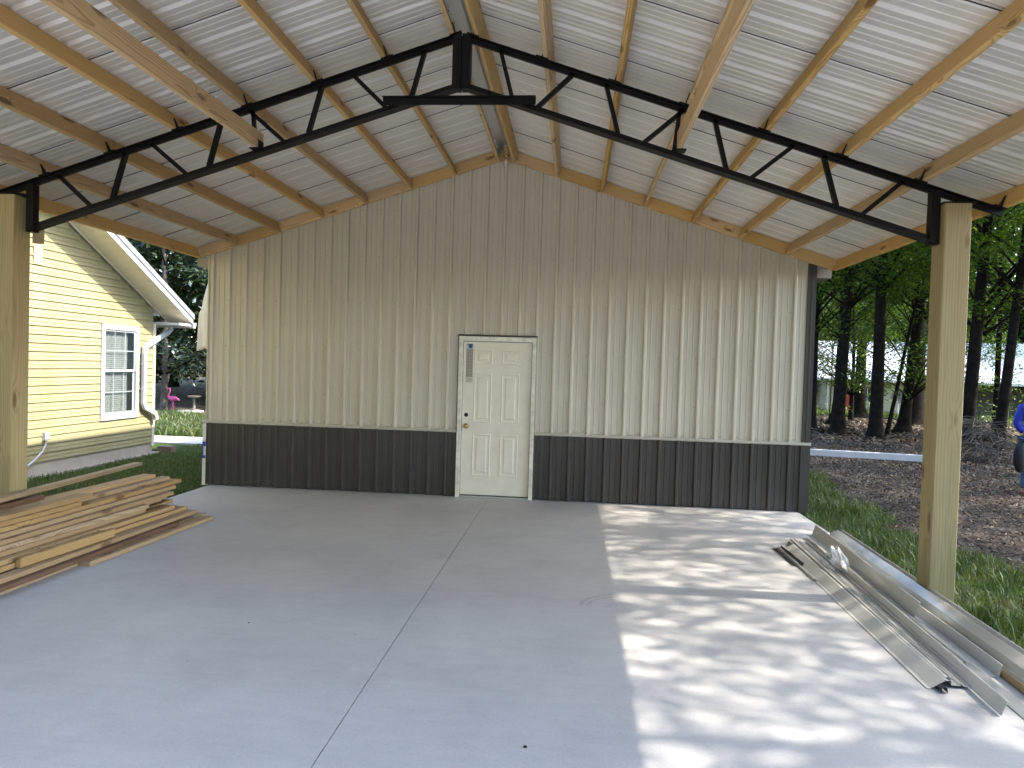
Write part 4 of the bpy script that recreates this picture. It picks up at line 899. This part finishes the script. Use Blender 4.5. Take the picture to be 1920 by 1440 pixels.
# trees beyond the right edge whose shade dapples the slab
for i, (x, y, k, s_, lab) in enumerate(((14.2, -1.2, 'open', 1.0, 'tree right of the view, shading the slab near the building'), (15.6, -5.6, 'open', 1.02, 'tree right of the view, shading the near part of the slab'), (16.2, -9.8, 'open', 1.0, 'tree right of the view, level with the camera'),
        (17.8, 1.6, 'open', 1., 'tree right of the view beyond the person'), (20.5, 6.2, 'oak1', .95, 'tree right of the view deeper in the yard'), (15.6, 5.4, 'open', 1., 'tree right of the view near the twig heap'), (24, 11, 'oak1', 1., 'tree right of the view far behind the person'))):
    tree('yard_tree', x, y, k, lab, .2, rot=i*1.7, sc=s_, group='trees beside the carport outside the view')

# unseen trees added behind the camera to cut the front sky light
for i, (x, y) in enumerate(((-16, -27), (-9, -31), (-3, -28), (3, -33), (9, -29), (15, -32), (-13, -20), (21, -28))):
    tree('woodland_tree', x, y, 'wood', 'unseen tall leafy tree added behind the camera to screen the sky', .25, group='trees added behind the camera to screen the sky', sc=1.15+.05*(i % 3))

# ================================================================== NEIGHBOUR HOUSE
NA = Vector((21.3, 41.0, 0)); nu_ = Vector((math.cos(R(-14)), math.sin(R(-14)), 0)); nv_ = Vector((-nu_.y, nu_.x, 0)); ng = -.80
nh = thing('neighbour_house', (NA.x, NA.y, ng), 'tan neighbour house with a long pale metal roof seen through the trees', 'house')
def nb(name, mat, u0, u1, v0, v1, z0, z1, parent=None):
    return MB().prism([NA+nu_*u0+nv_*v0, NA+nu_*u1+nv_*v0, NA+nu_*u1+nv_*v1, NA+nu_*u0+nv_*v1], (0, 0, z0), (0, 0, z1)).build(name, mat, parent or nh)
LEN, DEP, EV, RG = 26., 8.4, 1.52, 4.25
for k in range(12):
    z0 = ng+.1+k*.18; MB().prism([NA+nu_*.5+nv_*.6+Vector((0, 0, z0)), NA+nu_*8.6+nv_*.6+Vector((0, 0, z0)), NA+nu_*8.6+nv_*.64+Vector((0, 0, z0+.18)), NA+nu_*.5+nv_*.64+Vector((0, 0, z0+.18))], (0, 0, 0), nv_*.03).build('siding_board', 'nwall', nh)
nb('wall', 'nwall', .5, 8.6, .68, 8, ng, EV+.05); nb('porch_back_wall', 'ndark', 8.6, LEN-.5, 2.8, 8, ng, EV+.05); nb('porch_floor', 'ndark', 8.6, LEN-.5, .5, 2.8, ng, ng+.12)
for u in (11.2, 13.6, 16.2, 19): nb('porch_post', 'nwall', u, u+.13, .7, .83, ng+.12, EV)
nb('porch_rail', 'gutter', 13.7, 16.2, .72, .80, ng+.95, ng+1.02); nb('porch_rail', 'gutter', 13.7, 16.2, .72, .80, ng+.35, ng+.41)
nb('eave_board', 'gutter', -.2, LEN, -.06, .0, EV-.14, EV+.02)
# roof sheets with ribs
pw = .914
for k in range(int(LEN/pw)):
    u0 = -.25+k*pw; m = MB(); vs = []
    for v, z in ((-.12, EV), (DEP/2, RG)):
        for q in range(5):
            for du, h in ((-.025, 0), (-.01, .025), (.01, .025), (.025, 0)):
                uu = u0+q*S+du
                if q == 4 and du > 0: continue
                vs.append(NA+nu_*uu+nv_*v+Vector((0, 0, z+h)))
    c = len(vs)//2; m.add(vs, [(i, i+1, c+i+1, c+i) for i in range(c-1)]).build('roof_panel', 'nroof', nh)
MB().prism([NA+nu_*-.25+nv_*DEP/2+Vector((0, 0, RG)), NA+nu_*LEN+nv_*DEP/2+Vector((0, 0, RG)), NA+nu_*LEN+nv_*DEP+Vector((0, 0, EV)), NA+nu_*-.25+nv_*DEP+Vector((0, 0, EV))], (0, 0, -.03), (0, 0, 0)).build('rear_roof', 'nroof', nh)
MB().prism([NA+nu_*.5+nv_*.64+Vector((0, 0, EV-.1)), NA+nu_*.5+nv_*8+Vector((0, 0, EV-.1)), NA+nu_*.5+nv_*DEP/2+Vector((0, 0, RG-.1))], (0, 0, 0), nu_*.1).build('gable', 'nwall', nh)
for u, wd, z0, z1 in ((2.55, 1.05, .02, .92), (5.4, .72, .32, .90)):
    wn_ = nb('window', 'ntrim', u-.07, u+wd+.07, .56, .62, z0-.07, z1+.07); nb('pane', 'hole', u, u+wd, .54, .555, z0, z1, wn_); nb('muntin', 'white', u+wd/2-.025, u+wd/2+.025, .52, .535, z0, z1, wn_); nb('sill', 'white', u-.05, u+wd+.05, .52, .555, z0-.06, z0-.01, wn_)
nb('red_door', 'red', 1.75, 2.1, .55, .6, ng+.1, .85)
MB().tube([NA+nu_*.62+nv_*.5+Vector((0, 0, EV-.1)), NA+nu_*.62+nv_*.5+Vector((0, 0, ng))], .05, 7).build('downspout', 'gutter', nh)
# things in the neighbour yard
def dish(u, v, zc, lab):
    p = NA+nu_*u+nv_*v; z = G(p.x, p.y); t = thing('satellite_dish', (p.x, p.y, z), lab, 'dish'); MB().tube([(p.x, p.y, z-.1), (p.x, p.y, zc)], .045, 8).build('pole', 'white', t)
    m = MB(); vs = []; ax = Vector((-.4, -.85, .35)).normalized(); a = ax.orthogonal().normalized(); b = ax.cross(a); c = Vector((p.x, p.y, zc+.2))
    for i in range(5):
        r_ = .42*i/4+.005
        for k in range(16): vs.append(c+a*r_*math.cos(k*math.pi/8)+b*r_*math.sin(k*math.pi/8)+ax*(r_*r_*.5))
    m.add(vs, [(i*16+k, i*16+(k+1) % 16, i*16+16+(k+1) % 16, i*16+16+k) for i in range(4) for k in range(16)]).build('reflector', 'stone', t, True)
dish(4.35, -3.0, .25, 'left satellite dish on a white pole before the neighbour house'); dish(6.1, -3.4, .35, 'right satellite dish on a white pole under the neighbour window')
p = NA+nu_*6.2+nv_*-6; bz_ = G(p.x, p.y); bn = thing('garden_bench', (p.x, p.y, bz_), 'weathered slatted wooden bench in the neighbour yard', 'bench')
for k in range(4): box('slat', 'twig', bn, p.x-.75, p.x+.75, p.y+.02, p.y+.06, bz_+.45+k*.13, bz_+.55+k*.13)
for k in range(3): box('seat_slat', 'twig', bn, p.x-.75, p.x+.75, p.y-.42+k*.15, p.y-.30+k*.15, bz_+.40, bz_+.44)
for sx in (-.72, .66):
    for dy in (-.42, .0): box('leg', 'twig', bn, p.x+sx, p.x+sx+.07, p.y+dy-.03, p.y+dy+.015, bz_-.05, bz_+.399)
# spiky plant
p = NA+nu_*2.0+nv_*-6; pz = G(p.x, p.y); V = []; Fs = []
for i in range(70):
    a = random.uniform(0, 6.28); L = random.uniform(.5, 1.0); e = random.uniform(.25, 1.2); d = Vector((math.cos(a)*math.cos(e), math.sin(a)*math.cos(e), math.sin(e))); s_ = Vector((-math.sin(a), math.cos(a), 0))*.035
    c = Vector((p.x, p.y, pz)); q = len(V); V += [c-s_, c+s_, c+d*L*.6+s_*.8, c+d*L+Vector((0, 0, -.15*L)), c+d*L*.6-s_*.8]; Fs += [(q, q+1, q+2), (q, q+2, q+4), (q+4, q+2, q+3)]
sp_ = npmesh('spiky_plant', np.array([tuple(v-Vector((p.x, p.y, pz))) for v in V]), np.array(Fs), 'leafm', None, (p.x, p.y, pz)); props(sp_, 'dark spiky plant in front of the neighbour window', 'plant')
for i, (x, y, lab) in enumerate(((15.9, 27.5, 'bright bush at the left end of the neighbour house'), (18.2, 36.2, 'bush against the neighbour house corner'), (22.6, 35.6, 'low bush under the small neighbour window'), (20.5, 14.8, 'small leafy bush by the leaning trunk on the far right'), (17.8, 15.2, 'small leafy bush beside the brush pile'))):
    tree('bush', x, y, 'shrub', lab, .03, cat='bush', sc=1.2, flare=1.1)

# ================================================================== BRUSH PILE, STRIP, PERSON
bp = Vector((14.0, 8.3)); bzg = G(bp.x, bp.y); m = MB()
for i in range(420):
    a = random.uniform(0, 6.28); r_ = random.uniform(0, .95); x = bp.x+1.0*r_*math.cos(a); y = bp.y+.7*r_*math.sin(a); h = .95*(1-r_*r_)*random.uniform(.5, 1.05)
    a2 = random.uniform(0, 6.28); L = random.uniform(.4, 1.1); d = Vector((math.cos(a2)*L, math.sin(a2)*L*.7, random.uniform(-.9, .1)*L)); c = Vector((x, y, bzg+h))
    q = c+d; q.z = max(q.z, bzg+.01); mid = (c+q)/2+Vector((random.gauss(0, .06), random.gauss(0, .06), random.uniform(.02, .12))); m.tube([c, mid, q], [.010, .008, .004], 4, False)
o = m.build('brush_pile', 'twig', None); props(o, 'heap of dry grey twigs at the foot of a trunk right of the post', 'brush pile')
a, b = Vector((9.70, 7.35, G(9.7, 7.35)+.03)), Vector((12.7, 7.0, G(12.7, 7.0)+.03)); t = (b-a).normalized(); n_ = Vector((-t.y, t.x, 0))
m = MB(); m.prism([a, a-n_*.004, a-n_*.012+Vector((0, 0, .135)), a+n_*.07+Vector((0, 0, .145)), a+n_*.07+Vector((0, 0, .13)), a+n_*.0+Vector((0, 0, .125))], (0, 0, 0), b-a); o = m.build('metal_strip', 'white', None); props(o, 'long white metal fascia strip lying on the leaf litter', 'metal strip')
# person, standing partly outside the right edge of the view
px_, py_ = 11.95, 2.85; pg = -.1
pr = thing('person', (px_, py_, pg), 'person in a blue jacket and jeans standing at the right edge', 'person')
def skin(name, mat, pts, edges, parent):
    me = bpy.data.meshes.new(name); me.from_pydata([q[:3] for q in pts], edges, []); o = bpy.data.objects.new(name, me); link(o, (px_, py_, pg), parent)
    md = o.modifiers.new('skin', 'SKIN'); md.use_smooth_shade = True
    for i, q in enumerate(pts): me.skin_vertices[0].data[i].radius = (q[3], q[4] if len(q) > 4 else q[3])
    me.skin_vertices[0].data[0].use_root = True
    s = o.modifiers.new('sub', 'SUBSURF'); s.levels = 2; s.render_levels = 2; me.materials.append(M[mat]); return o
# y is depth, x across; the body faces the carport, left elbow bent
body = [(0, 0, .95, .13, .10), (0, 0, 1.15, .12, .09), (0, 0, 1.36, .15, .10), (0, 0, 1.47, .06), (0, -.01, 1.56, .055), (0, -.02, 1.63, .085, .10), (0, -.02, 1.73, .075, .085),
        (-.19, 0, 1.40, .055), (-.25, .03, 1.14, .045), (-.19, -.10, .98, .036), (-.14, -.18, .93, .04, .025), (.19, 0, 1.40, .055), (.24, 0, 1.12, .042), (.25, -.05, .88, .034), (.25, -.07, .79, .038, .022),
        (-.09, 0, .90, .085), (-.10, .0, .50, .06), (-.10, .01, .10, .042), (-.10, -.11, .035, .04, .03), (.09, 0, .90, .085), (.10, 0, .50, .06), (.10, .01, .10, .042), (.10, -.11, .035, .04, .03)]
be = [(0, 1), (1, 2), (2, 3), (3, 4), (4, 5), (5, 6), (2, 7), (7, 8), (8, 9), (9, 10), (2, 11), (11, 12), (12, 13), (13, 14), (0, 15), (15, 16), (16, 17), (17, 18), (0, 19), (19, 20), (20, 21), (21, 22)]
bo = skin('body', 'skin', body, be, pr)
skin('jacket', 'jacket', [(0, 0, .90, .165, .125), (0, 0, 1.15, .155, .12), (0, 0, 1.37, .18, .125), (0, 0, 1.47, .085), (-.20, 0, 1.40, .08), (-.255, .03, 1.14, .07), (-.20, -.09, 1.0, .055), (.20, 0, 1.40, .08), (.25, 0, 1.12, .068), (.255, -.04, .92, .052)], [(0, 1), (1, 2), (2, 3), (2, 4), (4, 5), (5, 6), (2, 7), (7, 8), (8, 9)], pr)
skin('jeans', 'denim', [(0, 0, .95, .16, .125), (-.095, 0, .86, .105), (-.105, 0, .50, .08), (-.105, .01, .09, .066), (.095, 0, .86, .105), (.105, 0, .50, .08), (.105, .01, .09, .066)], [(0, 1), (1, 2), (2, 3), (0, 4), (4, 5), (5, 6)], pr)
for sx in (-1, 1): skin('shoe', 'red', [(sx*.10, .06, .045, .045, .045), (sx*.10, -.06, .045, .05, .04), (sx*.105, -.17, .03, .045, .03)], [(0, 1), (1, 2)], pr)
MB().ell((px_, py_+.0, pg+1.72), .105, .115, .115).build('hair', 'hair', pr, True)
for sx in (-1, 1): MB().ell((px_+sx*.032, py_-.112, pg+1.645), .012, .008, .008, 8, 5).build('eye', 'hole', pr, True)
MB().prism([(px_-.014, py_-.115, pg+1.595), (px_+.014, py_-.115, pg+1.595), (px_, py_-.14, pg+1.60), (px_, py_-.112, pg+1.64)][:3], (0, 0, 0), (0, .02, .03)).build('nose', 'skin', pr)
for hx, hy, hz in ((-.14, -.20, .92), (.25, -.075, .76)):
    for q in range(4): MB().tube([(px_+hx-.03+q*.02, py_+hy, pg+hz), (px_+hx-.03+q*.02, py_+hy-.03, pg+hz-.035), (px_+hx-.03+q*.02, py_+hy-.015, pg+hz-.07+.006*abs(q-1))], [.010, .009, .007], 6).build('finger', 'skin', pr, True)
    MB().tube([(px_+hx+.035, py_+hy+.01, pg+hz+.02), (px_+hx+.055, py_+hy-.02, pg+hz-.01), (px_+hx+.05, py_+hy-.035, pg+hz-.035)], [.011, .010, .008], 6).build('thumb', 'skin', pr, True)
bgp = thing('shoulder_bag', (px_-.27, py_-.12, pg+.42), 'black bag hanging at the side of the person in blue', 'bag')
skin_pts = MB().ell((px_-.27, py_-.12, pg+.62), .10, .075, .25, 12, 8); skin_pts.build('bag_body', 'bagblack', bgp, True); MB().tube([(px_-.27, py_-.12, pg+.84), (px_-.20, py_-.19, pg+.93), (px_-.12, py_-.14, pg+.86)], .012, 6).build('strap', 'bagblack', bgp, True)

# ================================================================== LEFT GARDEN
fx, fy, fg = -8.72, 13.45, -.1
fl = thing('flamingo', (fx, fy, fg), 'pink plastic flamingo standing at the edge of the grass', 'flamingo')
MB().ell((fx+.03, fy, fg+.40), .16, .075, .085).build('body', 'pink', fl, True); MB().tube([(fx+.12, fy, fg+.40), (fx+.22, fy, fg+.37), (fx+.27, fy, fg+.33)], [.06, .035, .008], 7).build('tail', 'pink', fl, True)
MB().tube([(fx-.09, fy, fg+.42), (fx-.13, fy, fg+.50), (fx-.08, fy, fg+.58), (fx-.06, fy, fg+.66), (fx-.09, fy, fg+.73), (fx-.14, fy, fg+.72), (fx-.16, fy, fg+.67)], [.045, .03, .024, .022, .028, .024, .008], 8).build('neck', 'pink', fl, True)
for dx_ in (0, .05): MB().tube([(fx+dx_, fy, fg+.34), (fx+dx_+.02, fy, fg+.16), (fx+dx_, fy, fg-.05)], .011, 6).build('leg', 'pink', fl)
bx, by = -8.0, 13.55; bb = thing('bird_bath', (bx, by, -.1), 'dark round bird bath on a pedestal beside the flamingo', 'bird bath')
MB().lathe([(.001, .44), (.17, .45), (.22, .50), (.20, .50), (.15, .47), (.001, .46)], (bx, by, -.1), 18).build('basin', 'stone', bb, True)
MB().lathe([(.16, -.02), (.15, .03), (.05, .07), (.035, .25), (.05, .44), (.001, .445)], (bx, by, -.1), 14).build('pedestal', 'stone', bb, True)
o = MB().lathe([(.001, -.02), (.42, -.02), (.42, .02), (.38, .03), (.001, .03)], (bx-.0, by-.25, -.1), 16).build('paving_disc', 'path'); props(o, 'pale round paving disc at the foot of the bird bath', 'paving stone')
